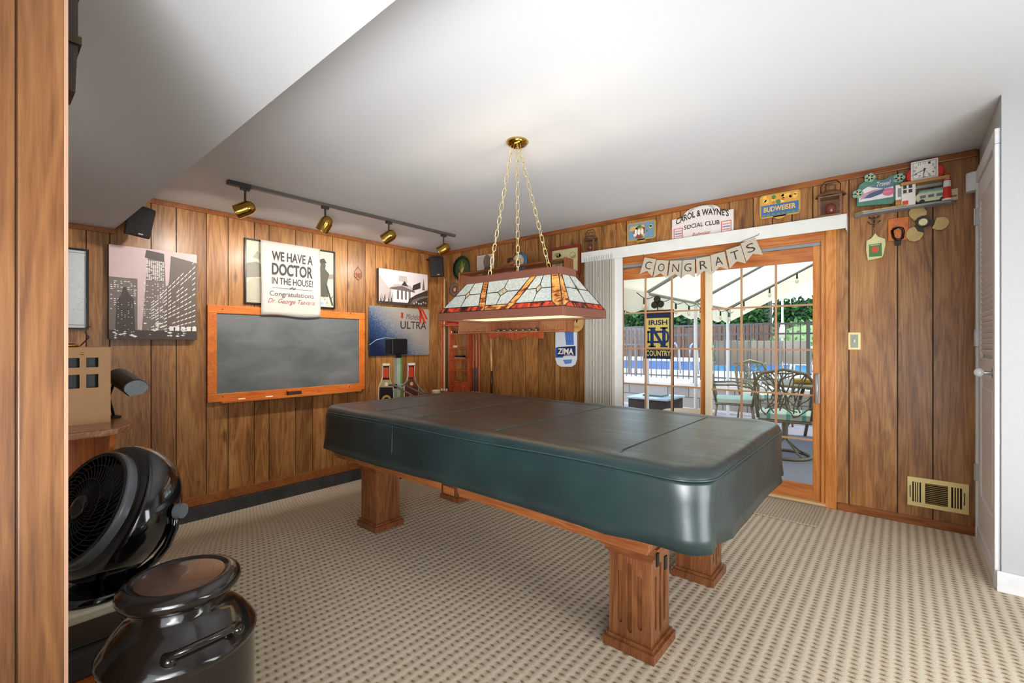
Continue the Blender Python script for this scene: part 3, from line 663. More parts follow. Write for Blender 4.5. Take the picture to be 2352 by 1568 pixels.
# ------------------------------------------------------------------ desk with tan box and lamp
dk = thing('writing_desk', 'reddish wood desk with rounded top against the chalkboard wall', 'desk', (1.4, -4.2, 0))
def rr(x0, y0, x1, y1, r, n=6):
    p = []
    for cx_, cy_, a0 in ((x1 - r, y1 - r, 0), (x0 + r, y1 - r, 90), (x0 + r, y0 + r, 180), (x1 - r, y0 + r, 270)):
        for i in range(n + 1): a = R(a0 + 90 * i / n); p.append((cx_ + r * cos(a), cy_ + r * sin(a)))
    return p
m_ = MB(); m_.prism([(-.3, -.75), (.36, -.75), (.36, .52), (.34, .58), (.27, .64), (.18, .665), (-.3, .665)], .745, .78, DESKT); m_.build('desk_top', dk, bevel=.01)
for yy in (.575, -.66):
    m_ = MB(); m_.prism([(-.28, fz(1.12)), (.0, fz(1.4)), (.0, .35), (.03, .48), (.10, .58), (.20, .66), (.24, .745), (-.28, .745)], -.012, .012, DESKW, T(0, yy, 0) @ Matrix.Rotation(pi / 2, 4, 'X')); m_.build('side_panel', dk, bevel=.002)
m_ = MB(); m_.box(-.28, -.648, .20, -.262, .562, .744, DESKW); m_.build('back_panel', dk)
TAN = mat('tan painted metal', '#b98c5e', .45, metal=.2, noise=.02)
bx_ = thing('metal_box', 'tan metal box with square black holes standing on the desk', 'box', (1.372, -3.80, .78))
m_ = MB(); X1 = .098; ys = [-.19, -.155, -.085, -.055 + .0, .015 + 0, .05 - .0]
hy = [(hit(170, 850, 0, 1.47).y + 3.80 - .10, hit(183, 850, 0, 1.47).y + 3.80), (hit(198, 850, 0, 1.47).y + 3.80, hit(226, 850, 0, 1.47).y + 3.80)]
hz = [(hit(212, 890, 0, 1.47).z - .78, hit(212, 859, 0, 1.47).z - .78), (hit(212, 843, 0, 1.47).z - .78, hit(212, 821, 0, 1.47).z - .78)]
cy_ = sorted([-.19, .19] + [v for p in hy for v in p]); cz_ = sorted([0, .416] + [v for p in hz for v in p])
for a, b in zip(cy_[:-1], cy_[1:]):
    for e_, f2 in zip(cz_[:-1], cz_[1:]):
        hole = any(abs(a - p[0]) < 1e-6 for p in hy) and any(abs(e_ - p[0]) < 1e-6 for p in hz)
        if not hole: m_.box(X1 - .003, a, e_, X1, b, f2, TAN)
m_.box(-.1, -.19, 0, -.097, .19, .416, TAN); m_.box(-.097, .187, 0, X1 - .003, .19, .416, TAN); m_.box(-.097, -.19, 0, X1 - .003, -.187, .416, TAN); m_.box(-.097, -.187, .413, X1 - .003, .187, .416, TAN); m_.box(-.097, -.187, 0, X1 - .003, .187, .003, TAN)
m_.build('case', bx_); m_ = MB(); m_.box(-.09, -.18, .01, .06, .18, .40, BLACK); m_.build('interior', bx_)
m_ = MB(); q_ = hit(189, 812, 0, 1.47); m_.ball((X1, q_.y + 3.80, q_.z - .78), (.004, .007, .007), BRASS); m_.build('screw', bx_)
bw = MB(); bw.lathe([(0, 0), (.06, 0), (.075, .006), (.06, .018), (.03, .026), (0, .028)], BRASS, 28); bw.lathe([(0, .026), (.008, .028), (.006, .04), (0, .042)], BRASS, 12)
bo = bw.build('brass_dish', loc=(1.36, -3.79, 1.1965)); tag(bo, 'small brass dish with knob on top of the tan box', 'dish')
wr = MB(); a_ = hit(252, 798, 0, 1.40); b2 = hit(200, 781, 0, 1.36); c2 = hit(240, 759, 0, .02)
wr.tube([(1.36, -3.72, 1.205), (1.3, -3.68, 1.25), (1.0, -3.66, 1.28), (.5, -3.60, 1.33), (.03, -3.52, 1.345)], .0035, mat('brown cord', '#3a2012', .5), 6)
wo = wr.build('power_cord'); tag(wo, 'thin brown cord rising from the tan box to the wall', 'cord')
dl = thing('desk_lamp', 'black desk lamp head with grey end cap behind the tan box', 'lamp', (1.30, -3.572, .7805))
e0 = hit(311, 891, 1, -3.50) if False else None
m_ = MB(); m_.lathe([(0, 0), (.035, 0), (.036, .01), (.01, .016), (0, .016)], BLACK, 28); m_.build('base', dl)
m_ = MB(); m_.tube([(0, 0, .012), (-.01, -.02, .12), (0, -.0, .20)], .007, BLACK, 8); m_.build('arm', dl)
hd0 = Vector((-.06, .03, .235)); hd1 = Vector((.215, .065, .18)); dd = (hd1 - hd0).normalized(); sd = dd.cross(UP).normalized(); up2 = sd.cross(dd)
prof = [(.052 * cos(R(a)), .052 * sin(R(a))) for a in range(-10, 200, 15)]; prof = [(x * 1.15, y) for x, y in prof] + [(-.035, -.035), (.03, -.045)]
MM = Matrix((list(sd) + [hd0.x], list(up2) + [hd0.y], list(dd) + [hd0.z], [0, 0, 0, 1])); MM = Matrix(((sd.x, up2.x, dd.x, hd0.x), (sd.y, up2.y, dd.y, hd0.y), (sd.z, up2.z, dd.z, hd0.z), (0, 0, 0, 1)))
Lh = (hd1 - hd0).length; m_ = MB(); m_.prism(prof, 0, Lh, BLACK, MM); m_.build('lamp_shade', dl, bevel=.004)
m_ = MB(); m_.prism([(x * .93, y * .93) for x, y in prof], Lh, Lh + .006, GREYM, MM)
for x in (-.02, .022): m_.ball((x, .02, Lh + .007), (.005, .005, .003), STEEL, MM, 10, 6)
m_.build('end_cap', dl, label='grey end cap with two screws')

# ------------------------------------------------------------------ things on the chalkboard wall
INK = flat('#2e2623'); PAPER = mat('canvas paper', '#dcd5cb', .8); SEPIA = flat('#6b5f57'); PALE = flat('#e9e2da')
def frame4(mb, x0, y0, x1, y1, w, z0, z1, m):
    mb.box(x0, y0, z0, x1, y0 + w, z1, m); mb.box(x0, y1 - w, z0, x1, y1, z1, m); mb.box(x0, y0 + w, z0, x0 + w, y1 - w, z1, m); mb.box(x1 - w, y0 + w, z0, x1, y1 - w, z1, m)
class Pic(Spot):
    """rectangle on a wall from its left x, right x and the y of top and bottom read at the left edge"""
    def __init__(s, wall, xl, xr, yt, yb, off, xref=None):
        Spot.__init__(s, wall, (xl + xr) / 2, (yt + yb) / 2, 0); s.n = off; xr_ = xref or xl
        s.x0 = s.q(xl, 700, off)[0]; s.x1 = s.q(xr, 700, off)[0]; s.y1 = s.q(xr_, yt, off)[1]; s.y0 = s.q(xr_, yb, off)[1]
        s.w_ = s.x1 - s.x0; s.h = s.y1 - s.y0
    def f(s, a, b): return (s.x0 + a * s.w_, s.y0 + b * s.h)         # fractions, b up
    def R(s, mb, a, b, c, d, m, z=None, t=.0008):
        p = s.f(a, b); q = s.f(c, d); z = s.n if z is None else z; mb.box(p[0], p[1], z, q[0], q[1], z + t, m)
    def G(s, mb, pts, m, z=None, t=.0008): z = s.n if z is None else z; mb.prism([s.f(*p) for p in pts], z, z + t, m)
    def TX(s, mb, txt, a, b, c, d, m, z=None, **k):
        p = s.f(a, b); q = s.f(c, d); mb.text(txt, p[0], p[1], q[0], q[1], (s.n if z is None else z), m, **k)

# framed certificate at the far left
p = Pic(1, 120, 204, 573, 757, .02, 204); t = p.thing('framed_print', 'black framed white print half hidden behind the left column', 'picture')
m = MB(); frame4(m, p.x0, p.y0, p.x1, p.y1, .014, 0, .02, BLACK); m.build('frame', t)
m = MB(); p.R(m, .02, .02, .98, .98, mat('white mat board', '#dfe4e6', .5), z=.008); 
for i in range(34): a = rnd.uniform(.1, .86); b = rnd.uniform(.1, .9); p.R(m, a, b, a + .01, b + .008, SEPIA, z=.0089)
for i in range(40): p.R(m, .885, .08 + i * .0212, .905, .09 + i * .0212, SEPIA, z=.0089)
p.R(m, .93, .06, .935, .95, SEPIA, z=.0089); p.R(m, .1, .055, .935, .06, SEPIA, z=.0089); p.R(m, .1, .945, .935, .95, SEPIA, z=.0089); m.build('print', t)

# city canvas
p = Pic(1, 250, 452, 560, 779, .045); t = p.thing('city_canvas', 'large black and white night city skyline canvas', 'canvas print')
m = MB(); a, b = p.f(0, 0), p.f(1, 1); m.box(a[0], a[1], 0, b[0], b[1], .0449, mat('dark canvas edge', '#4c4440', .7)); m.build('stretcher', t)
m = MB(); z = .045; p.R(m, 0, 0, 1, 1, flat('#cdb4b2'), z)
D_, E_, Wn = flat('#4a413c'), flat('#776c65'), flat('#eee8e2')
z = .0459
p.R(m, 0, 0, .30, .66, E_, z); p.G(m, [(.30, 0), (.34, .0), (.42, .97), (.60, .94), (.62, .60), (.66, .62), (.66, 0)], E_, z); p.G(m, [(.38, .9), (.40, .985), (.60, .965), (.60, .87)], D_, z + .001)
p.G(m, [(.62, .5), (.66, .66), (.68, .95), (1, .90), (1, 0), (.62, 0)], flat('#6a5d53'), z + .0004)
p.G(m, [(.06, .0), (.08, .40), (.12, .47), (.15, .56), (.18, .56), (.2, .5), (.26, .44), (.28, 0)], D_, z + .001)
for r_ in range(16):
    for c_ in range(8):
        if rnd.random() < .5: p.R(m, .015 + c_ * .035, .30 + r_ * .021, .015 + c_ * .035 + rnd.uniform(.012, .03), .30 + r_ * .021 + .008, Wn, z + .0009)
for r_ in range(16):
    for c_ in range(5):
        if rnd.random() < .35: p.R(m, .09 + c_ * .036, .06 + r_ * .022, .10 + c_ * .036, .066 + r_ * .022, Wn, z + .002)
for r_ in range(16):
    for c_ in range(9):
        if rnd.random() < .8: p.R(m, .40 + c_ * .0225, .66 + r_ * .0135, .416 + c_ * .0225, .668 + r_ * .0135, Wn, z + .002)
for r_ in range(18):
    for c_ in range(8):
        if rnd.random() < .4: p.R(m, .37 + c_ * .03, .24 + r_ * .022, .385 + c_ * .03, .248 + r_ * .022, Wn, z + .002)
for i in range(13):          # slanting floors of the right tower running down to the left
    y1 = .93 - i * .065; y0 = .52 - i * .03
    for k in range(11):
        f0, f1 = k / 11, (k + .72) / 11; X0, X1 = .45 + .54 * f0, .45 + .54 * f1
        a_, b_ = y0 + (y1 - y0) * f0 ** 1.1 - .12 * (1 - f0), y0 + (y1 - y0) * f1 ** 1.1 - .12 * (1 - f1)
        if a_ > .1 and b_ < .93 and rnd.random() < .85: p.G(m, [(X0, a_), (X1, b_), (X1, b_ + .014), (X0, a_ + .008)], Wn, z + .003)
p.R(m, 0, 0, 1, .10, D_, z + .003)
for i in range(46): a_ = rnd.uniform(.05, .93); b_ = rnd.uniform(.015, .12) if abs(a_ - .45) > .15 else rnd.uniform(.04, .2); s_ = rnd.uniform(.008, .035); p.G(m, [(a_ - s_, b_), (a_, b_ - s_ * .4), (a_ + s_, b_), (a_, b_ + s_ * .4)], Wn, z + .004)
for i in range(5): a_ = .66 + i * .07; p.R(m, a_, .10, a_ + .05, .15, Wn, z + .004)
m.build('print', t)

# framed old photograph behind the cloth banner
p = Pic(1, 562, 770, 545, 697, .022); t = p.thing('framed_photograph', 'black framed old photograph partly covered by the cloth banner', 'picture')
m = MB(); frame4(m, p.x0, p.y0, p.x1, p.y1, .016, 0, .022, BLACK); m.build('frame', t, bevel=.002)
m = MB(); z = .010; p.R(m, .01, .01, .99, .99, flat('#c9c3ae'), z); p.G(m, [(.02, .40), (.02, .62), (.12, .66), (.25, .56), (.98, .60), (.98, .52), (.2, .44)], flat('#8c8676'), z + .001)
p.G(m, [(.08, .72), (.13, .83), (.16, .79), (.2, .84), (.26, .70), (.2, .68)], flat('#a39c88'), z + .001); p.G(m, [(.0, 0), (.3, 0), (.3, .35), (.1, .42), (.0, .3)], flat('#b5ae98'), z + .0012)
p.G(m, [(.80, .2), (.80, .60), (.82, .70), (.825, .78), (.86, .80), (.885, .76), (.88, .68), (.93, .60), (.90, .42), (.92, .2)], flat('#4e4a40'), z + .002); p.G(m, [(.81, .77), (.82, .84), (.865, .86), (.90, .78)], flat('#3b382f'), z + .0024)
p.G(m, [(.88, .42), (.90, .42), (.98, .06), (.96, .06)], flat('#3b382f'), z + .003)
for i in range(30): a = rnd.uniform(.74, .96); b = rnd.uniform(.04, .4); p.G(m, [(a, b), (a + .01, b + .003), (a + .02, b + .06)], flat('#5d584a'), z + .0026)
m.build('photograph', t)
m = MB(); p.R(m, .80 - .0, .035, .88, .14, flat('#e8ecef'), .0135); p.R(m, .82, .055, .86, .115, flat('#9db4c6'), .0145); m.build('sticker', t)

# cloth banner
p = Pic(1, 600, 736.5, 550, 723, .05); t = p.thing('cloth_banner', 'off-white cloth banner with doctor message hanging above the chalkboard', 'banner')
m = MB(); CL_ = mat('banner cloth', '#cdc7be', .85, noise=.03, nscale=25, bump=.1); vs = []; nx, ny = 16, 18
for j in range(ny + 1):
    for i in range(nx + 1): a, b = i / nx, j / ny; q = p.f(a, b + (.0 if j else .012 * sin(a * 7))); vs.append((q[0] + .004 * sin(b * 5), q[1], .046 + .003 * sin(a * 9 + b * 2)))
m.add(vs, [(j * (nx + 1) + i, j * (nx + 1) + i + 1, (j + 1) * (nx + 1) + i + 1, (j + 1) * (nx + 1) + i) for j in range(ny) for i in range(nx)], CL_, True)
o = m.build('cloth', t); k = o.modifiers.new('t', 'SOLIDIFY'); k.thickness = .002; k.offset = -1
m = MB(); TI = flat('#2c2624'); z = .0495; fy = lambda y: (Spot.q(p, 623, y, .05)[1] - p.y0) / p.h
p.TX(m, 'WE HAVE A', .165, fy(597), .855, fy(575), TI, z, bold=.02); p.TX(m, 'DOCTOR', .165, fy(630), .855, fy(602), TI, z, bold=.03); p.TX(m, 'IN THE HOUSE!', .165, fy(651), .855, fy(635), TI, z, bold=.01)
p.R(m, .17, fy(660), .44, fy(659.3), TI, z + .0008); p.R(m, .58, fy(660), .85, fy(659.3), TI, z + .0008)
for i, (a, b) in enumerate([(.47, .0), (.50, .012), (.52, -.006), (.545, .004)]): c_ = p.f(a, fy(659) + b); m.disc(c_, .010 if i != 1 else .014, z + .001, z + .0018, TI, 12, .006)
p.TX(m, 'Congratulations', .13, fy(682), .87, fy(667), flat('#55504e'), z, bold=0); p.TX(m, 'Dr. George Tsavaris', .10, fy(698), .90, fy(684), flat('#a0423c'), z, shear=.45, bold=-.002); m.build('lettering', t)

# small metal keepsake
s = Spot(1, 822, 628, 0); t = s.thing('wall_ornament', 'small teardrop metal ornament on the wall right of the cloth banner', 'ornament')
q = lambda x, y: s.q(x, y) + (.006,)
m = MB(); m.tube([q(822, 611), q(820, 616), q(814, 623), q(813, 634), (q(822, 643)), q(831, 637), q(831, 626), q(824, 616)], .003, mat('old copper', '#9a6a48', .35, metal=.8), 6, True); m.build('wire_frame', t)
m = MB(); a, b = s.q(816, 637), s.q(829, 627); m.text('50', a[0], a[1], b[0], b[1], .005, flat('#8a3a22'), depth=.003, bold=.02); m.build('number', t)

# chalkboard
p = Pic(1, 477, 838.5, 699, 925, .03); t = p.thing('chalkboard', 'grey chalkboard in an orange wood frame with a chalk tray', 'chalkboard')
ORX = wood('orange frame wood along', '#a24a10', '#cf6c22', '#e58a3c', axis='X', rough=.4, sc=1.6, bump=.05)
fw = .075; m = MB(); m.box(p.x0, p.y1 - fw, 0, p.x1, p.y1, .03, ORX); m.box(p.x0, p.y0, 0, p.x1, p.y0 + fw, .03, ORX); m.box(p.x0, p.y0 + fw, 0, p.x0 + fw, p.y1 - fw, .029, ORANGE); m.box(p.x1 - fw, p.y0 + fw, 0, p.x1, p.y1 - fw, .029, ORANGE); m.build('frame', t, bevel=.004)
def slate():
    m = bpy.data.materials.new('chalk slate'); m.use_nodes = True; n = m.node_tree.nodes; l = m.node_tree.links; b = n['Principled BSDF']; b.inputs['Roughness'].default_value = .65
    tc = n.new('ShaderNodeTexCoord'); mp = n.new('ShaderNodeMapping'); mp.inputs['Scale'].default_value = (1.6, 3, 1); mp.inputs['Rotation'].default_value = (0, 0, .6); l.new(tc.outputs['Object'], mp.inputs[0])
    a = n.new('ShaderNodeTexNoise'); a.inputs['Scale'].default_value = 1.3; a.inputs['Detail'].default_value = 7; a.inputs['Distortion'].default_value = .6; l.new(mp.outputs[0], a.inputs[0])
    r = n.new('ShaderNodeValToRGB'); r.color_ramp.elements[0].position = .35; r.color_ramp.elements[0].color = lin('#59605f'); r.color_ramp.elements[1].position = .75; r.color_ramp.elements[1].color = lin('#7d7f7f'); l.new(a.outputs[0], r.inputs[0]); l.new(r.outputs[0], b.inputs['Base Color']); return m
m = MB(); m.box(p.x0 + fw, p.y0 + fw, 0, p.x1 - fw, p.y1 - fw, .018, slate()); m.build('slate', t)
m = MB(); m.box(p.x0 + .10, p.y0 - .012, .028, p.x1 - .08, p.y0 + .0, .085, ORX); m.box(p.x0 + .10, p.y0 - .012, .078, p.x1 - .08, p.y0 + .012, .088, ORX); m.build('chalk_tray', t, bevel=.003)
for x, y in ((511, 710), (805, 719), (512, 911), (803, 888)): a = p.q(x, y, .03); m = MB(); m.disc(a, .006, .029, .0305, INK, 10); m.build('screw', t)
tz = p.o.z + p.y0
for x0_, x1_, lab in ((547, 563, 'white chalk stick on the tray nearest its left end'), (610, 626, 'pale chalk stick on the tray near the eraser')):
    a = hit(x0_, 905, 0, .055).y; b = hit(x1_, 905, 0, .055).y; m = MB(); m.cyl((.055, a, tz + .010), (.055, b, tz + .010), .0095, .0085, mat('chalk', '#efe6cf', .9), 12); o = m.build('chalk_stick'); tag(o, lab, 'chalk', 'chalk sticks')
a = hit(661, 895, 0, .055).y; b = hit(691, 895, 0, .055).y; t = thing('chalkboard_eraser', 'dark brown felt eraser on the chalk tray', 'eraser', (.055, (a + b) / 2, tz))
m = MB(); m.box(-.018, -(b - a) / 2, 0.0005, .022, (b - a) / 2, .045, mat('brown felt', '#4a2c1c', .95, bump=.4)); m.build('felt', t, bevel=.003); m = MB(); m.box(-.022, -(b - a) / 2 - .004, .045, .016, (b - a) / 2 + .006, .062, ORX); m.build('wood_back', t, bevel=.006)

# station canvas
p = Pic(1, 870, 982, 615, 696, .045); t = p.thing('station_canvas', 'small black and white canvas of a columned city building', 'canvas print')
m = MB(); m.box(p.x0, p.y0, 0, p.x1, p.y1, .0449, mat('dark canvas edge', '#4c4440', .7)); m.build('stretcher', t)
m = MB(); z = .045; p.R(m, 0, 0, 1, 1, flat('#dccfcc'), z); z += .0009; B_ = flat('#3c2f2a'); LB = flat('#b9aaa5'); WB = flat('#efe6e2')
p.G(m, [(0, .1), (0, .78), (.02, .80), (.17, .5), (.24, .46), (.24, .12)], LB, z); p.R(m, .28, .12, .66, .56, WB, z + .0006); p.G(m, [(.24, .50), (.30, .60), (.62, .60), (.70, .48), (.24, .46)], LB, z + .001)
p.G(m, [(.20, .44), (.72, .40), (.72, .44), (.45, .56), (.22, .49)], SEPIA, z + .0014); p.G(m, [(.44, .58), (.50, .72), (.58, .56)], B_, z + .002); p.G(m, [(.38, .70), (.39, .86), (.55, .86), (.56, .66)], LB, z + .0002)
p.G(m, [(.66, .44), (.68, .62), (.84, .74), (.84, .55)], B_, z + .001); p.G(m, [(.88, .5), (.905, .86), (.94, .5)], SEPIA, z + .001); p.G(m, [(.94, .5), (1, .6), (1, .3), (.94, .3)], LB, z + .001)
for i in range(4): p.R(m, .345 + i * .08, .16, .365 + i * .08, .42, SEPIA, z + .002); p.R(m, .37 + i * .08, .16, .385 + i * .08, .42, B_, z + .002)
p.G(m, [(.55, .0), (.60, .2), (.74, .34), (1.0, .52), (1, 0)], B_, z + .003); p.G(m, [(.60, .04), (.68, .18), (.86, .30), (1, .34), (1, .29), (.84, .22), (.72, .10), (.68, .03)], SEPIA, z + .004)
p.R(m, 0, 0, 1, .07, B_, z + .004)
for i in range(14): a = rnd.uniform(0, .26); p.G(m, [(a, .06), (a + .012, .06), (a + .03, rnd.uniform(.2, .42))], B_, z + .003)
for i in range(6): c_ = p.f(.7 + i * .05, rnd.uniform(.06, .13)); m.disc(c_, .012, z + .005, z + .0055, LB, 10)
m.build('print', t)

# metal beer mirror
def mirror():
    m = bpy.data.materials.new('blue silver print'); m.use_nodes = True; n = m.node_tree.nodes; l = m.node_tree.links; b = n['Principled BSDF']; b.inputs['Metallic'].default_value = .35; b.inputs['Roughness'].default_value = .3
    tc = n.new('ShaderNodeTexCoord'); sp = n.new('ShaderNodeSeparateXYZ'); l.new(tc.outputs['Object'], sp.inputs[0])
    nz = n.new('ShaderNodeTexNoise'); nz.inputs['Scale'].default_value = 60; nz.inputs['Detail'].default_value = 8; l.new(tc.outputs['Object'], nz.inputs[0])
    a = n.new('ShaderNodeMath'); a.operation = 'MULTIPLY_ADD'; a.inputs[1].default_value = 1.0; l.new(sp.outputs[0], a.inputs[0]); b2 = n.new('ShaderNodeMath'); b2.operation = 'MULTIPLY_ADD'; b2.inputs[1].default_value = 1.15; b2.inputs[2].default_value = .52; l.new(sp.outputs[1], b2.inputs[0]); l.new(b2.outputs[0], a.inputs[2])
    c = n.new('ShaderNodeMath'); c.operation = 'MULTIPLY_ADD'; c.inputs[1].default_value = .5; l.new(nz.outputs[0], c.inputs[0]); l.new(a.outputs[0], c.inputs[2])
    r = n.new('ShaderNodeValToRGB'); cr = r.color_ramp; cr.elements[0].position = .2; cr.elements[0].color = lin('#16264a'); cr.elements[1].position = 1.0; cr.elements[1].color = lin('#bdb6a8'); e = cr.elements.new(.5); e.color = lin('#405a85'); e = cr.elements.new(.68); e.color = lin('#8b93a0')
    l.new(c.outputs[0], r.inputs[0]); l.new(r.outputs[0], b.inputs['Base Color']); return m
p = Pic(1, 848, 986, 701, 818, .02); t = p.thing('beer_sign', 'blue and silver metal beer sign below the columned building canvas', 'sign')
m = MB(); m.prism(rr(p.x0, p.y0, p.x1, p.y1, .02), 0, .02, mirror()); m.build('plate', t, bevel=.003)
m = MB(); z = .021; p.TX(m, 'Michelob', .58, .76, .86, .88, flat('#4a4348'), z, shear=.4, bold=-.004); p.TX(m, 'ULTRA', .49, .56, .94, .72, flat('#2c2422'), z, bold=.004); m.build('lettering', t)
m = MB(); p.R(m, .50, .78, .535, .90, flat('#a8301e'), z); p.G(m, [(.50, .79), (.5175, .765), (.535, .79)], flat('#d8703a'), z); m.build('ribbon_logo', t)
m = MB(); s0 = p.f(.0, .15); m.tube([p.f(.0, .22) + (z,), p.f(.1, .32) + (z,), p.f(.25, .37) + (z,), p.f(.45, .34) + (z,), p.f(.55, .26) + (z,)], .0035, flat('#b9c2cf'), 6); m.build('swirl', t)
s = Spot(1, 966, 722, .024); t = s.thing('ribbon', 'red ribbon hanging over the top corner of the beer sign', 'ribbon'); m = MB(); RD = mat('red satin', '#c23a1c', .35)
for (a, b, w) in (((952, 707), (974, 712), 5), ((962, 708), (976, 742), 5), ((966, 710), (965, 742), 4), ((970, 710), (980, 733), 4)):
    m.prism([s.q(a[0] - w / 2, a[1]), s.q(a[0] + w / 2, a[1] + 1), s.q(b[0] + w / 2, b[1]), s.q(b[0] - w / 2, b[1] - 1)], .001, .005, RD)
m.build('tails', t)

# bottle cut-outs
def bottle_cut(cx_, base_w, y_top, lab, cols):
    s = Spot(1, cx_, 880, 0); t = s.thing('bottle_sign', lab, 'sign', None); u = lambda x, y: s.q(cx_ + x, y, .012)
    prof = [(7.0, y_top + 6), (6, y_top + 12), (6.5, y_top + 30), (9, y_top + 40), (15, y_top + 54), (base_w, y_top + 68), (base_w, y_top + 118)]
    m = MB(); m.prism([u(-x - 1.6, y) for x, y in prof] + [u(x + 1.6, y) for x, y in prof[::-1]], 0, .010, mat('bottle sign edge', '#d8cbb8', .5)); m.build('backing', t)
    m = MB(); m.prism([u(-x, y) for x, y in prof] + [u(x, y) for x, y in prof[::-1]], .010, .013, flat(cols[0])); m.build('bottle_print', t)
    m = MB(); m.prism([u(-5, y_top + 10), u(-6.5, y_top + 33), u(5, y_top + 33), u(4, y_top + 10)], .013, .0145, flat(cols[1]))
    m.prism([u(-9, y_top + 38), u(-14.5, y_top + 55), u(14, y_top + 55), u(9, y_top + 38)], .013, .014, flat(cols[2])); a = u(0, y_top + 48); m.disc(a, .025, .014, .0155, flat(cols[3]), 16)
    a = u(0, y_top + 86); m.disc(a, .07, .013, .0145, flat(cols[4]), 20); m.disc(a, .045, .0145, .016, flat(cols[0]), 20); m.build('label_print', t)
    m = MB(); a, b = u(-8, y_top + 6), u(8, y_top); m.prism(rr(a[0], a[1], b[0], b[1], .012), 0, .018, flat(cols[5])); m.build('cap', t)
bottle_cut(887, 16, 834, 'flat bottle shaped sign with a black body left of the green post', ('#1c1a16', '#c8401e', '#b3a274', '#e8e0c8', '#caa050', '#e0d0ac'))
bottle_cut(945, 15, 833, 'flat bottle shaped sign with a red neck label right of the green post', ('#5c2a1a', '#c8401e', '#7a3a22', '#d8c090', '#dca060', '#e8e0d8'))

# green and white post with a black box on top
t = thing('target_stand', 'green and white post topped by a black box with grey hinged arms', 'stand', (.52, -1.02, fz(.52)))
zb_ = -fz(.52); P_ = lambda px, py, x=.52: hit(px, py, 0, x) - Vector((.52, -1.02, fz(.52)))
m = MB(); a = P_(916, 900); m.box(a.x - .03, a.y - .045, .02, a.x + .03, a.y + .0, zb_ + 1.05, mat('pale green', '#a9b8a2', .5)); m.build('post', t)
m = MB(); m.box(a.x - .031, a.y + .0, .02, a.x + .031, a.y + .025, zb_ + 1.05, mat('green', '#5f9a52', .5)); m.build('post_stripe', t)
m = MB(); b = P_(911, 796); m.box(b.x - .07, b.y - .11, b.z - .085, b.x + .07, b.y + .10, b.z + .09, BLACK); m.build('head_box', t, bevel=.012); m = MB(); m.box(a.x - .02, a.y - .03, zb_ + 1.05, a.x + .02, a.y + .02, b.z - .08, DSTEEL); m.build('neck', t)
m = MB(); m.lathe([(0, 0), (.16, 0), (.16, .015), (.03, .03), (0, .03)], DSTEEL, 24, T(a.x, a.y, 0)); m.build('base', t)
for pts in (((893, 884, .55), (905, 884, .6), (962, 917, 1.05)), ((940, 872, .5), (924, 886, .6)), ((934, 886, .6), (985, 912, 1.0)), ((950, 868, .5), (962, 890, .6), (978, 904, .7))):
    m = MB(); m.tube([tuple(P_(x, y, xx)) for x, y, xx in pts], .011, mat('grey arm', '#7c7a6c', .4, metal=.4), 8); m.build('arm', t)
m = MB(); m.cbox(tuple(P_(916, 886)), (.075, .09, .05), mat('bracket plate', '#aeb4ae', .4)); m.build('clamp', t)
# cup
c = hit(1002, 912, 0, .62); m = MB(); m.lathe([(0, .008), (.034, .008), (.047, .085), (.052, .085), (.052, .078), (.040, 0), (0, 0)], mat('cream plastic', '#e0d6b0', .5), 24)
o = m.build('cup', loc=(c.x, c.y, c.z)); tag(o, 'cream coloured cup seen just over the far table corner', 'cup')
st = thing('side_table', 'small wooden side table under the cream cup in the corner', 'side table', (c.x, c.y, fz(c.x))); m = MB(); hh = c.z - fz(c.x) - .001; m.lathe([(0, hh - .025), (.14, hh - .025), (.14, hh), (0, hh)], DESKW, 28, smooth=False); m.build('top', st)
m = MB(); m.lathe([(0, 0), (.11, 0), (.1, .02), (.02, .04), (.02, hh - .025), (0, hh - .025)], DESKW, 20); m.build('pedestal', st)

# speakers
def speaker(name, lab, loc, rot, w, h, d, hide=None):
    t = thing(name, lab, 'speaker', loc, rot)
    m = MB(); m.prism([(-w / 2, -d / 2), (w / 2, -d / 2), (w / 2 * .72, d / 2), (-w / 2 * .72, d / 2)], -h / 2, h / 2, BLACK); m.build('cabinet', t, bevel=.012)
    m = MB(); m.cbox((0, -d / 2 - .004, 0), (w * .93, .012, h * .94), mat('speaker grille cloth', '#1b1614', .8, bump=.3, nscale=300)); m.build('grille', t, bevel=.01)
    m = MB(); m.cbox((w * .1, -d / 2 - .012, -h * .38), (.03, .003, .008), flat('#b9b2a4')); m.build('badge', t)
    return t
l1 = hit(318, 507, 0, .24); sp1 = speaker('wall_speaker', 'black wall speaker tilted down under the ceiling soffit edge', l1, (R(18), R(7), R(90)), .17, .235, .15)
m = MB(); q_ = Matrix.LocRotScale(l1, sp1.rotation_euler.to_quaternion(), None).inverted(); m.tube([tuple(q_ @ Vector((.0, l1.y - .10, l1.z + .05))), tuple(q_ @ (l1 + Vector((-.12, -.05, .02)))), (0, .06, 0)], .02, BLACK, 8); m.build('bracket', sp1)
l2 = hit(1003, 613, 0, .20); sp2 = speaker('wall_speaker', 'black wall speaker in the far corner below the track light', l2, (R(8), R(-4), R(47)), .18, .26, .15)
m = MB(); q_ = Matrix.LocRotScale(l2, sp2.rotation_euler.to_quaternion(), None).inverted(); m.tube([tuple(q_ @ Vector((.0, l2.y, l2.z + .12))), tuple(q_ @ (l2 + Vector((-.1, 0, .1)))), (0, .06, .05)], .012, BLACK, 8); m.build('bracket', sp2)

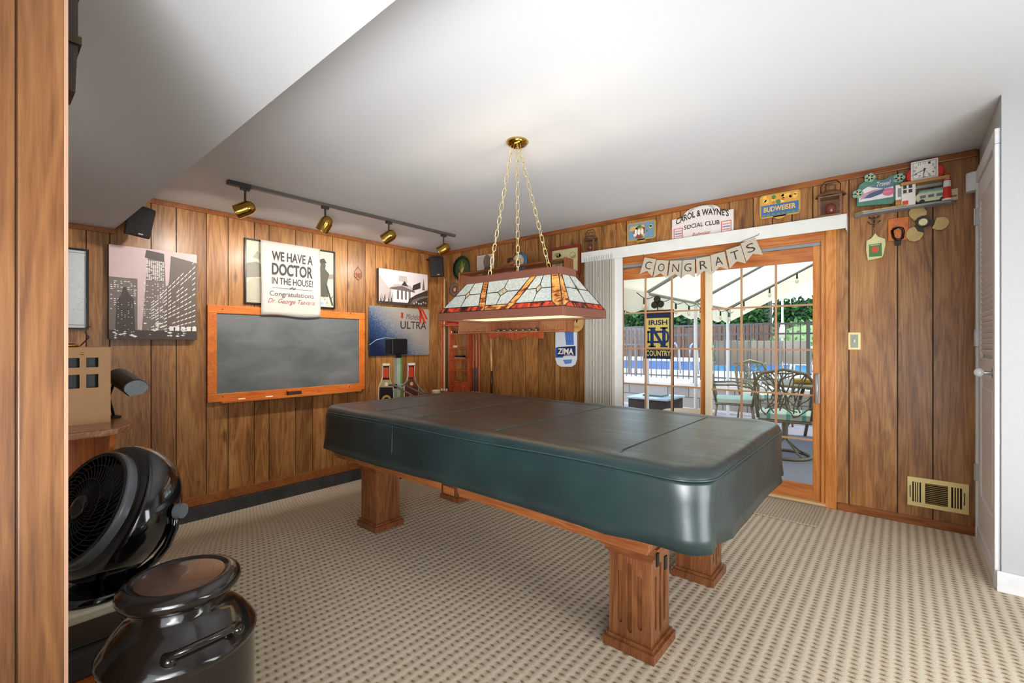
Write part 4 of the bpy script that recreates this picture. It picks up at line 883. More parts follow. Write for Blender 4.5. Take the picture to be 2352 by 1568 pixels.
# track light
ty0, ty1 = -2.876, -.587; tl = thing('track_light', 'black ceiling track light with four polished brass heads', 'light', (.985, (ty0 + ty1) / 2, 2.44)); tc_ = tl.location.copy()
m = MB(); m.box(-.018, ty0 - tc_.y, -.026, .018, ty1 - tc_.y, 0, mat('track grey', '#6c6660', .45, metal=.4)); m.build('rail', tl, bevel=.003)
m = MB(); m.box(-.022, ty0 - tc_.y - .002, -.034, .022, ty0 - tc_.y + .16, -.001, mat('dark bronze', '#3c342e', .45)); m.build('feed_box', tl, bevel=.004)
for (px, py, ax) in ((563, 480, (-.55, -.72, -.42)), (747, 515, (-.42, -.30, -.85)), (893, 543, (-.62, -.55, -.55)), (1019, 572, (-.62, -.60, -.50))):
    yy = hit(px + 2, 450 if px < 600 else py - 25, 2, 2.40).y; h = hit(px, py, 0, .985); ax = Vector(ax).normalized(); M = T(*(h - tc_)) @ ax.to_track_quat('Z', 'Y').to_matrix().to_4x4()
    m = MB(); m.lathe([(0, -.075), (.02, -.073), (.038, -.062), (.050, -.04), (.054, -.015), (.054, .062), (.056, .066), (.053, .068), (.050, .062), (.050, 0), (.0, -.03)], BRASS, 32, M); hd_ = m.build('lamp_head', tl)
    m = MB(); e = h - tc_; m.cyl((e.x, e.y, -.034), (e.x, e.y, e.z + .045), .008, None, mat('dark bronze', '#3c342e'), 10); m.box(e.x - .016, e.y - .03, -.05, e.x + .016, e.y + .03, -.026, mat('dark bronze', '#3c342e')); m.build('stem', hd_)
    m = MB(); m.lathe([(0, .046), (.03, .044), (.044, .034), (.046, .02), (0, .015)], mat('spot bulb', '#fff6e8', .3, emit='#fff2dc', estr=12), 20, M); m.build('bulb', hd_)
    light('track_spot', 'SPOT', h + ax * .075, 36, (1, .95, .88), h + Vector((-1.0, -.03, -.62)), spot_size=R(125), spot_blend=.9, shadow_soft_size=.04)

# ------------------------------------------------------------------ things on the door wall
# cue rack
RX = lambda px, off=.10: hit(px, 800, 1, -off).x
RZ = lambda px, py, off=.10: hit(px, py, 1, -off).z
rx0, rx1 = RX(1009), RX(1115); zs = lambda y: RZ(1053, y)
t = thing('cue_rack', 'reddish wooden cue rack with small shelves in the far corner', 'cue rack', ((rx0 + rx1) / 2, 0, zs(905))); ox, oz = t.location.x, t.location.z
x_a, x_b = RX(1031) - ox, RX(1076) - ox; rw = (rx1 - rx0) / 2
m = MB(); m.box(-rw, -.125, 0, rw, -.002, .022, REDW); m.build('base', t, bevel=.004)
m = MB(); m.box(-rw, -.115, zs(748) - oz, x_b + .02, -.002, zs(748) - oz + .02, REDW); m.build('top_rail', t, bevel=.004)
for x in (x_a, x_b - .02): m = MB(); m.box(x, -.10, .022, x + .02, -.002, zs(752) - oz, REDW); m.build('side_panel', t, bevel=.002)
for y in (766, 799, 824, 851, 876): m = MB(); z = zs(y) - oz; m.box(x_a + .02, -.098, z - .008, x_b - .02, -.002, z + .006, REDW); m.build('shelf', t)
m = MB(); m.box(x_a + .022, -.102, .03, x_b - .022, -.085, zs(878) - oz, REDW); dr = m.build('drawer', t, bevel=.002)
for f in (.2, .8): m = MB(); m.ball((x_a + (x_b - x_a) * f, -.110, (zs(878) - oz) * .6 + .01), .009, STEEL, seg=10, rings=6); m.build('knob', dr)
CUEZ = oz + .0225
def cue(px, yb, yt, lab, cols, off=.075, lean=0, r=.013):
    a = hit(px, yb, 1, -off); a.z = CUEZ; ztop = hit(px, yt, 1, -off).z; L = ztop - a.z; t = thing('billiard_cue', lab, 'cue', a, None, 'cues in the corner rack')
    m = MB(); m.cyl((0, 0, 0), (0, 0, .03), r, r, mat('white rubber', '#d8d2c4', .6), 10); m.build('bumper', t)
    m = MB(); m.cyl((0, 0, .03), (0, 0, L * .42), r, r * .82, cols[0], 10); m.build('butt', t)
    m = MB(); m.cyl((0, 0, L * .42), (lean, 0, L), r * .82, r * .45, cols[1], 10); m.build('shaft', t)
C_R = mat('red cue lacquer', '#b04a22', .3); C_B = mat('black wrapped butt', '#1c1c22', .5); C_N = mat('maple shaft', '#d2a06a', .35); C_Bl = mat('blue wrapped butt', '#27304a', .5)
for a in ((1015, 893, 640, 'red lacquered cue at the left end of the corner rack', (C_R, C_R)), (1020.5, 893, 640, 'pale shafted cue, second from the left end of the rack', (C_N, C_N)), (1026, 893, 646, 'black butted cue beside the rack shelves on their left', (C_B, C_B)),
          (1087, 898, 762, 'dark spiral wrapped cue just right of the rack shelves', (mat('spiral butt', '#5c2418', .4), C_R)), (1094, 898, 762, 'blue and black wrapped cue right of the rack shelves', (C_Bl, C_R)), (1101, 898, 762, 'plain red cue at the right end of the corner rack', (C_R, C_R))): cue(*a)
s = Spot(2, 1128, 830, .03); t = s.thing('billiard_cue', 'pale maple cue hanging alone on the wall right of the cue rack', 'cue', 'cues in the corner rack'); t['group'] = 'cues in the corner rack'
m = MB(); a, b, c, d = s.q(1127, 735), s.q(1128, 795), s.q(1129, 852), s.q(1129, 903); m.tube([a + (0,), b + (0,)], [.006, .010], C_N, 8); m.build('shaft', t); m = MB(); m.tube([b + (0,), (b[0] * .5 + c[0] * .5, b[1] * .5 + c[1] * .5, 0), c + (0,)], [.010, .016, .011], C_N, 8); m.build('forearm', t); m = MB(); m.tube([c + (0,), d + (0,)], [.011, .014], DARKW, 8); m.build('butt', t)
# little things on the rack
bh = [(1036, 762, '#ece6d8'), (1042, 762, '#141414'), (1049, 762, '#2c2c2c'), (1055, 762, '#e8e2d4'), (1062, 762, '#20242c'), (1069, 762, '#b8b0a0')]
for i, (px, py, c_) in enumerate(bh):
    c = hit(px, 766, 1, -.07); c.z = zs(766) + .006 + .017; m = MB(); m.ball((0, 0, 0), .017, mat('ball ' + c_, c_, .15, coat=.4), seg=14); o = m.build('billiard_ball', loc=c); tag(o, 'small dark or white ball in the row on the top rack shelf', 'ball', 'balls on the top rack shelf')
for px in (1043.5, 1048): c = hit(px, 797, 1, -.07); m = MB(); m.cbox((0, 0, 0), (.026, .026, .026), mat('cue chalk', '#d8c49a', .8)); o = m.build('cue_chalk', loc=(c.x, c.y, zs(799) + .0195), bevel=.003); tag(o, 'small pale cue chalk cube on the second rack shelf', 'chalk', 'chalk cubes on the rack')
m = MB(); m.box(-.075, -.03, 0, .075, .03, .012, mat('pale brush wood', '#c89a66', .5)); c = hit(1057, 824, 1, -.06); tb_ = thing('table_brush', 'black bristled table brush on the middle rack shelf', 'brush', (c.x, c.y, zs(824) + .0065)); m.build('handle', tb_, bevel=.004); m = MB(); m.box(-.072, -.027, .012, .072, .027, .036, BLACK); m.build('bristles', tb_)
s = Spot(2, 1040, 742, .06); m = MB(); a, b = s.q(1029, 747), s.q(1052, 737); m.box(a[0], a[1], -.04, b[0], b[1] + .01, .03, mat('red box', '#c8281c', .4)); m.box(a[0] + .01, a[1] + .02, .03, b[0] - .01, b[1], .031, flat('#7a1410')); o = m.build('red_box', loc=s.o, rot=s.rot); tag(o, 'bright red box on top of the cue rack', 'box')
o.location.z = zs(748) + .0215 - a[1]
# round clock and plates
s = Spot(2, 1063, 617, .0); t = s.thing('wall_plate', 'dark green round plate with gold lines high beside the corner', 'plate'); a = s.q(1044, 617)[0] * -1
m = MB(); m.lathe([(0, .012), (a * .78, .012), (a, .03), (a * 1.02, .026), (a * .8, .0), (0, 0)], mat('dark plate glaze', '#1e2c20', .25, noise=.3), 36); m.build('dish', t)
m = MB(); [m.tube([(0, -a * .55, .015), (a * .4 * cos(R(g)), a * .6 * sin(R(g)), .016)], .004, mat('plate gold', '#d8c46a', .3, metal=.5), 5) for g in (40, 70, 100, 130, 160)]; m.disc((0, 0), a * .8, .0122, .0128, flat('#39502f'), 24); m.build('decoration', t)
s = Spot(2, 1045, 665, .0); t = s.thing('wall_plate', 'small brown and silver round plate left of the wall shelf', 'plate'); a = .085
m = MB(); m.lathe([(0, .012), (a * .72, .012), (a, .026), (a * 1.02, .022), (a * .8, 0), (0, 0)], mat('pewter plate', '#8a7a6a', .3, metal=.6), 36); m.build('dish', t); m = MB(); m.disc((0, 0), a * .6, .0125, .0135, flat('#7c3f22'), 20); m.disc((.01, .0), a * .3, .0136, .0146, flat('#c8b090'), 16); m.build('decoration', t)
s = Spot(2, 1325, 740, .0); t = s.thing('round_sign', 'round tan sign with small red marks above the blue bottle sign', 'sign'); m = MB(); m.disc((0, 0), .105, .020, .030, mat('tan disc', '#c89f62', .5), 36); m.build('disc', t)
m = MB(); m.text('W', -.045, -.01, .045, .06, .030, INK, bold=.03); m.text('Celtic', -.05, -.065, .05, -.03, .030, flat('#a83c22'), shear=.3); m.build('lettering', t)
# bottle sign
s = Spot(2, 1299, 790, 0); t = s.thing('bottle_sign', 'flat white and blue bottle shaped sign with bold white lettering', 'sign')
U = lambda x, y, n=.02: s.q(x, y, n)
body = [(1285, 732), (1279, 745), (1275, 765), (1275, 825), (1279, 837), (1288, 842), (1312, 842), (1320, 837), (1324, 825), (1324, 765), (1320, 745), (1314, 732)]
m = MB(); m.prism([U(*q) for q in body], .0, .018, mat('white lacquer', '#d9dde6', .3)); m.build('backing', t, bevel=.003)
m = MB(); m.prism([U(*q) for q in ((1298, 733), (1297, 758), (1300, 792), (1318, 792), (1316, 733))], .018, .0195, flat('#4d74b8')); m.prism([U(1276, 798), U(1276, 821), U(1293, 821), U(1296, 798)], .018, .020, flat('#2c5aa8')); m.prism([U(1280, 797), U(1280, 818), U(1322, 817), U(1322, 794)], .0195, .021, flat('#1a2c52')); m.prism([U(1293, 826), U(1298, 836), U(1312, 834), U(1314, 825)], .018, .0195, flat('#5f86c8')); m.build('label_print', t)
m = MB(); a, b = U(1281, 813), U(1317, 801); m.text('ZIMA', a[0], a[1], b[0], b[1] + .005, .021, PALE, bold=.03, shear=.1); a, b = U(1296, 817.5), U(1319, 814.5); m.text('CLEARMALT', a[0], a[1], b[0], b[1], .021, PALE); m.build('lettering', t)
# wall shelf unit
so = .20; SX = lambda px, o_=so: hit(px, 700, 1, -o_).x; sx0, sx1 = SX(1053), SX(1298); zt1 = hit(1056, 625, 1, -so).z; zb1 = hit(1056, 766, 1, -so).z
t = thing('wall_shelf', 'pine wall shelf unit with scalloped front behind the hanging lamp', 'shelf', ((sx0 + sx1) / 2, 0, zb1)); w2 = (sx1 - sx0) / 2; H_ = zt1 - zb1
for sg in (-1, 1): m = MB(); m.box(sg * w2 - (.018 if sg > 0 else 0), -so, .0, sg * w2 + (0 if sg > 0 else .018), -.002, H_, SHELFW); m.build('side_panel', t, bevel=.003)
m = MB(); m.box(-w2 + .018, -so, H_ - .03, w2 - .018, -.002, H_ - .012, OAKX); m.build('top_shelf', t); m = MB(); m.box(-w2 + .018, -so, .0, w2 - .018, -.002, .018, SHELFW); m.build('bottom_shelf', t)
m = MB(); m.box(-w2 + .018, -.012, .018, w2 - .018, -.002, H_ * .999, SHELFW); m.build('back_panel', t)
dz = hit(1056, 735, 1, -so).z - zb1; m = MB(); m.box(-w2 + .018, -so + .005, dz, w2 - .018, -.012, dz + .016, SHELFW); m.build('middle_shelf', t)
xa_, xb_ = SX(1124) - t.location.x, SX(1240) - t.location.x
for x in (xa_, xb_): m = MB(); m.box(x - .008, -so, .018, x + .008, -.012, dz, SHELFW); m.build('divider', t)
for a, b in ((-w2 + .02, xa_ - .01), (xb_ + .01, w2 - .02)):
    m = MB(); m.box(a, -so - .006, .02, b, -so + .012, dz - .004, SHELFW); o = m.build('drawer_front', t, bevel=.003); m = MB(); n_ = 16; m.prism([(a + .03 + (b - a - .06) * i / n_, dz * .35 + .02 * cos(2 * pi * i / n_)) for i in range(n_ + 1)] + [(b - .03, dz - .03), (a + .03, dz - .03)], 0, .004, mat('drawer panel', '#b07a50', .5), T(0, -so - .006, 0) @ Matrix.Rotation(pi / 2, 4, 'X')); m.build('drawer_panel', o)
m = MB(); n_ = 24; L_ = xb_ - xa_ + .06; m.prism([(xa_ - .03 + L_ * i / n_, -.045 - .022 * cos(2 * pi * 2 * i / n_) - .02 * sin(pi * i / n_)) for i in range(n_ + 1)] + [(xb_ + .03, 0), (xa_ - .03, 0)], 0, .015, REDW, T(0, -so + .03, 0) @ Matrix.Rotation(pi / 2, 4, 'X')); m.build('apron', t)
ztop = zb1 + H_ - .012
for i in range(7):
    x = (xa_ + (xb_ - xa_) * (.12 + i * .125)) + t.location.x; m = MB(); m.lathe([(0, 0), (.024, 0), (.03, .008), (.022, .02), (.008, .026), (0, .026)], mat('pewter', '#9b958c', .3, metal=.8), 14); o = m.build('trinket', loc=(x, -.14, zb1 + .0185)); tag(o, 'small silvery trinket in the open middle of the pine wall shelf', 'trinket', 'trinkets in the wall shelf')
# on the shelf top
s = Spot(2, 1116, 602, .05); t = s.thing('portrait_photo', 'small pale portrait photograph standing on the pine wall shelf', 'picture'); a, b = s.q(1096, 622), s.q(1134, 582)
m = MB(); m.box(a[0], a[1] - .05, -.01, b[0], b[1], .0, flat('#e6ded6')); m.build('card', t); m = MB(); m.box(a[0] + .01, a[1] - .04, 0, b[0] - .01, b[1] - .01, .001, flat('#c4b8b0')); 
m.disc((.02, .005), .062, .001, .002, flat('#75655c'), 24, .085); m.prism([(-.06, -.16), (.12, -.16), (.10, -.07), (.04, -.05), (-.02, -.06)], .002, .003, flat('#5b4b42')); m.build('portrait_print', t)
s = Spot(2, 1196, 600, .10); t = s.thing('carved_plaque', 'round carved plaque with a blue rim and brown handle on the shelf', 'ornament'); m = MB(); m.lathe([(0, .02), (.075, .02), (.10, .012), (.10, 0), (0, 0)], mat('blue rim', '#3f6f92', .4), 28); m.build('rim', t); m = MB(); m.disc((-.012, 0), .075, .020, .032, mat('cream carving', '#cfc2a4', .6, noise=.2), 24); m.disc((-.01, 0), .03, .032, .042, mat('brown carving', '#7c5a3c', .6), 16); m.build('face', t)
m = MB(); m.tube([(-.30, -.09, .02), (-.2, -.05, .03), (-.06, .0, .04)], [.016, .03, .024], mat('orange brown wood', '#96512a', .5), 10); m.ball((-.13, .02, .03), (.05, .03, .03), DARKW); m.build('handle', t)
s = Spot(2, 1299, 592, .04); t = s.thing('framed_map', 'old yellowish map in a red brown frame near the valance', 'picture'); a, b = s.q(1264, 634), s.q(1335, 560); a2 = s.q(1264, 564)
m = MB(); x0_, y0_, x1_, y1_ = a[0], s.q(1335, 628)[1], b[0], b[1]; frame4(m, x0_, y0_, x1_, y1_, .03, 0, .02, mat('red brown frame', '#7c2c18', .4)); m.build('frame', t, bevel=.003)
m = MB(); m.box(x0_ + .028, y0_ + .028, .0, x1_ - .028, y1_ - .028, .006, mat('map paper', '#c9bf8e', .7, noise=.08, nscale=20)); 
for i in range(9): cx_, cy_ = rnd.uniform(x0_ + .08, x1_ - .08), rnd.uniform(y0_ + .07, y1_ - .07); m.prism([(cx_ + rnd.uniform(.02, .045) * cos(k), cy_ + rnd.uniform(.015, .035) * sin(k)) for k in [i_ * pi / 4 for i_ in range(8)]], .006, .0066, flat('#a89a62'))
m.tube([(x1_ - .1 + .03 * cos(i * pi / 8), y1_ - .1 + .03 * sin(i * pi / 8), .007) for i in range(16)], .002, flat('#7c6a3c'), 4, True); m.build('map_print', t)
# lanterns
def lantern(px, py, s_, lab):
    c = hit(px, 500, 1, -.05); t = thing('lantern', lab, 'lantern', (c.x, -.055, zt + .0005), None, 'lanterns above the valance'); t.scale = (s_, s_, s_); CP = mat('aged copper', '#7a553a', .45, metal=.25, noise=.25); 
    m = MB(); fr_ = .062; m.box(-fr_, -.045, 0, fr_, .045, .012, CP); m.box(-fr_, -.045, .12, fr_, .045, .13, CP); 
    for a, b in ((-1, -1), (-1, 1), (1, -1), (1, 1)): m.cbox((a * .055, b * .038, .066), (.014, .014, .108), CP)
    m.box(-fr_, .04, .012, fr_, .045, .12, CP); m.build('body', t, bevel=.002)
    m = MB(); m.lathe([(.088, .0), (.075, .018), (.035, .036), (.030, .040), (.030, .062), (.036, .066), (.02, .074), (0, .076)], CP, 8, T(0, 0, .13) @ Matrix.Diagonal((.95, .70, 1, 1)), smooth=False); m.build('cap', t)
    m = MB(); m.box(-.048, -.040, .014, .048, -.038, .118, GLASS); m.ball((0, -.01, .05), (.03, .024, .035), mat('lantern globe', '#7a3a2a', .15)); m.build('glass', t)
    m = MB(); m.tube([(-.05, 0, .155), (-.052, 0, .20), (-.03, 0, .228), (.03, 0, .228), (.052, 0, .20), (.05, 0, .155)], .003, DSTEEL, 6); m.build('handle', t); return t
lantern(1357, 0, 1.0, 'copper lantern on the left end of the valance'); lantern(1908, 0, 1.16, 'copper lantern on the right end of the valance')
# signs leaning on the wall above the valance
GO = mat('embossed gold edge', '#c39a4a', .4, metal=.2); 
def ceil_clip(s, x0_, x1_, y0_): return s
s = Spot(2, 1473, 530, .03); t = s.thing('beer_plaque', 'small embossed plaque with gold edge left of the social club sign', 'sign'); a, b = s.q(1441, 556), s.q(1506, 503); a = (a[0], zt - s.o.z + .001)
x0_, y0_, x1_, y1_ = s.q(1441, 556)[0], s.q(1441, 556)[1], s.q(1506, 503)[0], s.q(1506, 503)[1]
m = MB(); m.prism(rr(x0_, y0_, x1_, y1_, .02), -.004, .004, GO); m.prism(rr((x0_ + x1_) / 2 - .04, y0_ - .018, (x0_ + x1_) / 2 + .04, y0_ + .01, .008), -.004, .004, GO); m.build('plate', t)
m = MB(); m.prism(rr(x0_ + .012, y0_ + .012, x1_ - .012, y1_ - .012, .014), .004, .006, flat('#6f8ca0')); W_ = x1_ - x0_; H2 = y1_ - y0_
m.prism([(x0_ + .02, y1_ - .07), (x0_ + .04, y1_ - .035), (x0_ + W_ * .6, y1_ - .03), (x0_ + W_ * .66, y1_ - .075), (x0_ + W_ * .3, y1_ - .09)], .006, .008, flat('#c9a35c')); m.disc((x0_ + W_ * .44, y0_ + H2 * .42), .055, .006, .008, flat('#8a4632'), 14, .06)
for i in range(12): m.disc((x0_ + W_ * rnd.uniform(.12, .88), y0_ + H2 * rnd.uniform(.12, .8)), rnd.uniform(.008, .02), .008, .0095, flat(rnd.choice(('#e0d2c0', '#8a2c22', '#3f6a7a', '#c8b060', '#4a7a4a'))), 8)
for k in range(3): m.disc((x0_ + W_ * (.33 + .11 * k), y0_ + H2 * .45), .014, .0085, .0105, flat('#e6ddd0'), 10, .03)
m.build('relief', t)
s = Spot(2, 1614, 515, .03); t = s.thing('club_sign', 'white arched social club sign standing on the valance', 'sign'); V = lambda x, y, n=.0: s.q(x, y, n)
yb_l = zt - s.o.z + .0005; x0_, x1_ = V(1544, 505)[0], V(1685, 480)[0]; ysh = (V(1544, 506)[1] + V(1685, 479)[1]) / 2; ytop = V(1612, 472)[1]; xm = (x0_ + x1_) / 2; WS = x1_ - x0_
arch = [(x1_, ysh)] + [(xm + WS * .30 * cos(i * pi / 14), ysh + (ytop - ysh) * max(0, sin(i * pi / 14)) ** .8) for i in range(15)] + [(x0_, ysh)]
m = MB(); m.prism([(x0_, yb_l), (x1_, yb_l)] + arch, -.006, .004, mat('sign cream', '#ddd3cc', .5)); m.build('board', t)
m = MB(); HS = ysh - yb_l; wv = lambda x, y: (x, y + .10 * (1 - ((x - xm) / (WS / 2)) ** 2) * .62)
m.text("CAROL & WAYNE'S", x0_ + WS * .07, yb_l + HS * .62, x1_ - WS * .07, yb_l + HS * .92, .004, INK, bold=.025, warp=wv); m.text('SOCIAL CLUB', x0_ + WS * .21, yb_l + HS * .36, x1_ - WS * .21, yb_l + HS * .56, .004, INK, bold=.02, warp=lambda x, y: (x, y + .02 * (1 - ((x - xm) / (WS / 2)) ** 2)))
m.text('ANHEUSER-BUSCH FAMILY', xm - WS * .22, ysh + .018, xm + WS * .22, ysh + .036, .004, INK, warp=lambda x, y: (x, y + .055 * (1 - ((x - xm) / (WS * .24)) ** 2)))
m.build('lettering', t)
m = MB(); m.text('Budweiser', xm - WS * .15, yb_l + .018, xm + WS * .15, yb_l + .045, .004, flat('#b8322a'), shear=.3, bold=.01); m.build('red_lettering', t)
for k, (a_, b_) in enumerate(((.03, .19), (.81, .97))): m = MB(); frame4(m, x0_ + WS * a_, yb_l + .012, x0_ + WS * b_, yb_l + .105, .006, .004, .0055, flat('#c05a4a')); [m.box(x0_ + WS * (a_ + .02), yb_l + .03 + i * .022, .004, x0_ + WS * (b_ - .02), yb_l + .04 + i * .022, .005, flat('#6f7aa0' if i % 2 else '#c88a80')) for i in range(3)]; m.build('label_emblem', t)
s = Spot(2, 1791, 472, .03); t = s.thing('brewery_plaque', 'blue and gold embossed plaque right of the social club sign', 'sign'); x0_, x1_ = s.q(1745, 470)[0], s.q(1839, 470)[0]; y0_, y1_ = s.q(1745, 504)[1] - .0, s.q(1745, 451)[1]
m = MB(); m.prism(rr(x0_, y0_, x1_, y1_, .025), -.004, .004, GO); xm = (x0_ + x1_) / 2; m.prism([(xm - .05, y0_ + .01), (xm - .02, y0_ - .018), (xm + .02, y0_ - .018), (xm + .05, y0_ + .01)], -.004, .004, GO); m.build('plate', t)
m = MB(); ym = y0_ + (y1_ - y0_) * .55; m.prism([(x0_ + .012, y0_ + .012), (x1_ - .012, y0_ + .012), (x1_ - .012, ym), (x0_ + .012, ym)], .004, .006, flat('#3f6796')); m.prism([(x0_ + .012, ym), (x1_ - .012, ym), (x1_ - .012, y1_ - .012), (x0_ + .012, y1_ - .012)], .004, .006, flat('#d29a3e'))
for i in range(16): m.disc((rnd.uniform(x0_ + .03, x1_ - .03), rnd.uniform(ym + .01, y1_ - .02)), rnd.uniform(.008, .018), .006, .009, flat(rnd.choice(('#e8b958', '#b8742a', '#4e7a42', '#e8c878'))), 8)
for i in range(8): m.disc((x0_ + .03 + i * .034, y0_ + .022), .012, .006, .008, flat('#6f8a4a'), 8, .006)
m.build('relief', t); m = MB(); m.text('BUDWEISER', x0_ + .03, y0_ + .045, x1_ - .03, y0_ + .085, .006, flat('#e0b860'), depth=.004, bold=.03); m.build('lettering', t)

# pennant banner
t = thing('pennant_banner', 'string of burlap pennants spelling congrats across the glass door', 'banner', (0, 0, 0)); BU = mat('burlap', '#b9ae9a', .9, noise=.08, nscale=120, bump=.2)
fl = [('C', 1489, 611, -16, 590), ('O', 1519, 616, -9, 594), ('N', 1552, 617, -6, 596), ('G', 1580, 616, -2, 596), ('R', 1616, 610, 4, 590), ('A', 1651, 601, 9, 582), ('T', 1689, 588, 13, 568), ('S', 1725, 571, 18, 549)]
for ch, px, py, an, yt_ in fl:
    c = hit(px, py, 1, -.118); M = T(c.x, c.y, c.z) @ ROT2.to_4x4() @ Matrix.Rotation(R(an), 4, 'Z'); w_, h_ = .062, .072; m = MB()
    m.prism([(-w_ + .006, h_), (w_ - .006, h_), (w_, -h_ - .012), (0, -h_ + .028), (-w_, -h_ - .012)], -.001, .001, BU, M); o = m.build('pennant', t)
    m = MB(); m.text(ch, -.030, -.028, .030, .042, .001, INK, M=M, bold=-.004); m.build('letter', o)
st_ = MB(); pts = [hit(x, y, 1, -.116) for x, y in ((1478, 590), (1503, 598), (1535, 601), (1566, 600), (1598, 596), (1634, 586), (1670, 572), (1706, 553), (1741, 540), (1744, 536))]
pts = [hit(1477, 583, 1, -.112)] + pts; st_.tube([tuple(p_) for p_ in pts], .0022, mat('twine', '#6a5a44', .9), 5); st_.build('string', t)

# ---- collectables shelf right of the door
so = .10; s = Spot(2, 2080, 470, 0); zsh = hit(2040, 478, 1, -so).z; xs0, xs1 = hit(1962, 480, 1, -.06).x, hit(2196, 460, 1, -.08).x
t = thing('display_shelf', 'grey rounded narrow display shelf high on the wall right of the door', 'shelf', ((xs0 + xs1) / 2, 0, zsh)); hw = (xs1 - xs0) / 2; lx = lambda px, o_=.08: hit(px, 450, 1, -o_).x
m = MB(); m.prism([(-hw, 0), (-hw, -.05), (-hw + .05, -.095), (hw - .10, -.10), (hw - .02, -.075), (hw, -.03), (hw, 0)], -.014, 0, mat('grey shelf paint', '#8f9294', .5)); m.build('board', t, bevel=.005)
m = MB(); m.prism([(-hw, 0), (-hw, -.045), (-hw + .05, -.085), (-hw + .28, -.095), (-hw + .28, 0)], 0, .010, mat('sandy ground', '#b79a62', .8, noise=.3, bump=.5)); m.build('ground', t)
def LZ(px, py, o_=.06): return hit(px, py, 1, -o_)
s = Spot(2, 2016, 438, .045); t = s.thing('framed_travel_sign', 'green framed travel picture standing at the left end of the shelf', 'picture'); q = lambda x, y: s.q(x, y)
out = [(1968, 474), (1969, 440), (1974, 425), (1986, 417), (1994, 409), (2001, 404), (2011, 405), (2013, 413), (2030, 413), (2046, 404), (2058, 399), (2070, 402), (2074, 412), (2070, 422), (2060, 428), (2058, 460), (2050, 468)]
GRN = mat('verdigris green', '#4f7f6c', .6, noise=.15, bump=.3); m = MB(); zlo = zsh + .0105 - s.o.z; m.prism([(a_, max(b_, zlo)) for a_, b_ in [q(*p_) for p_ in out]], -.012, .006, GRN); m.build('frame', t, bevel=.003)
for x, y in ((1998, 409), (1971, 446), (2065, 410)):
    m = MB(); c0 = q(x, y)
    for k in range(5): m.disc((c0[0] + .018 * cos(k * 1.257), c0[1] + .018 * sin(k * 1.257)), .015, .006, .013, mat('pale green flower', '#86a892', .6), 10)
    m.disc(c0, .009, .013, .018, mat('flower heart', '#c8b088', .6), 8); m.build('flower', t)
m = MB(); m.prism([q(*p_) for p_ in ((1973, 465), (1973, 447), (1983, 436), (1993, 430), (2012, 424), (2052, 408), (2052, 452))], .006, .008, flat('#dcd8d6')); m.prism([q(*p_) for p_ in ((1996, 430), (2012, 424), (2052, 408), (2052, 428), (2030, 434))], .008, .009, flat('#5c7188')); m.prism([q(*p_) for p_ in ((1980, 457), (2000, 443), (2030, 434), (2042, 437), (2024, 446), (2000, 455))], .009, .010, flat('#4a5a78'))
m.prism([q(*p_) for p_ in ((1976, 460), (1982, 447), (2006, 437), (2024, 434), (1998, 445), (1984, 456))], .0092, .0105, flat('#c48aa0')); a = q(2041, 441); m.disc(a, .032, .010, .0115, flat('#c86a86'), 18, .026)
m.build('picture_print', t); m = MB(); a, b = q(2014, 430), q(2046, 417); m.text('Travel', a[0], a[1], b[0], b[1] + .01, .010, PALE, shear=.35, warp=lambda x, y: (x, y)); a, b = q(2031, 443), q(2049, 438); m.text('travel', a[0], a[1], b[0], b[1], .0115, PALE, shear=.2); m.build('lettering', t)
WH = mat('toy white', '#e4e0d8', .5)
a, b = LZ(2057, 469), LZ(2097, 432); t = thing('toy_house', 'little white shop with windows and orange base next to the green picture', 'toy house', ((a.x + b.x) / 2, -.045, zsh + .0008)); w_ = (b.x - a.x) / 2; h_ = .15
m = MB(); m.box(-w_, -.035, .05, w_ - .06, .03, h_, WH); m.box(-w_, -.035, 0, w_ - .06, .03, .05, mat('orange brown base', '#b4743c', .6, noise=.3)); m.build('shop', t)
m = MB(); [m.box(-w_ + .012 + i * .045, -.038, .068, -w_ + .045 + i * .045, -.035, .125, flat('#7d8a88')) for i in range(2)]; m.box(-w_ + .035, -.042, .008, -w_ + .065, -.035, .035, flat('#d8432a')); m.build('windows', t)
m = MB(); m.box(w_ - .058, -.04, 0, w_ + .012, .03, h_ + .005, WH); [m.box(w_ - .05 + (i % 2) * .028, -.043, .085 + (i // 2) * .030, w_ - .032 + (i % 2) * .028, -.04, .107 + (i // 2) * .030, flat('#3c3a38')) for i in range(4)]; m.build('door_front', t)
x0_, x1_ = lx(2056, .07), lx(2186, .07); zr = hit(2070, 428, 1, -.08).z
t = thing('roof_board', 'tan roof-like board above the toy house and lighthouse', 'board', ((x0_ + x1_) / 2, -.002, zr)); w_ = (x1_ - x0_) / 2; m = MB(); m.prism([(-w_, 0), (w_, 0), (w_ - .01, -.10), (-w_ + .03, -.10)], 0, .02, mat('tan board', '#b0834e', .6)); m.build('board', t, bevel=.004); m = MB(); m.box(-w_ + .03, -.02, -.02, w_ - .02, -.0, 0, mat('grey board trim', '#9aa09c', .6)); m.build('trim', t)
c = LZ(2141, 455, .05); t = thing('toy_trailer', 'rounded teal and cream toy camper trailer on the display shelf', 'toy trailer', (c.x, -.05, zsh + .001)); m = MB(); m.prism(rr(-.085, .012, .085, .075, .03), -.03, .03, mat('toy cream', '#c9c6a6', .3), ROT2.to_4x4()); m.build('body', t, bevel=.008); m = MB(); m.prism(rr(-.07, .055, .075, .09, .016), -.028, .028, mat('toy teal', '#6f9a94', .3), ROT2.to_4x4()); m.build('roof', t, bevel=.008)
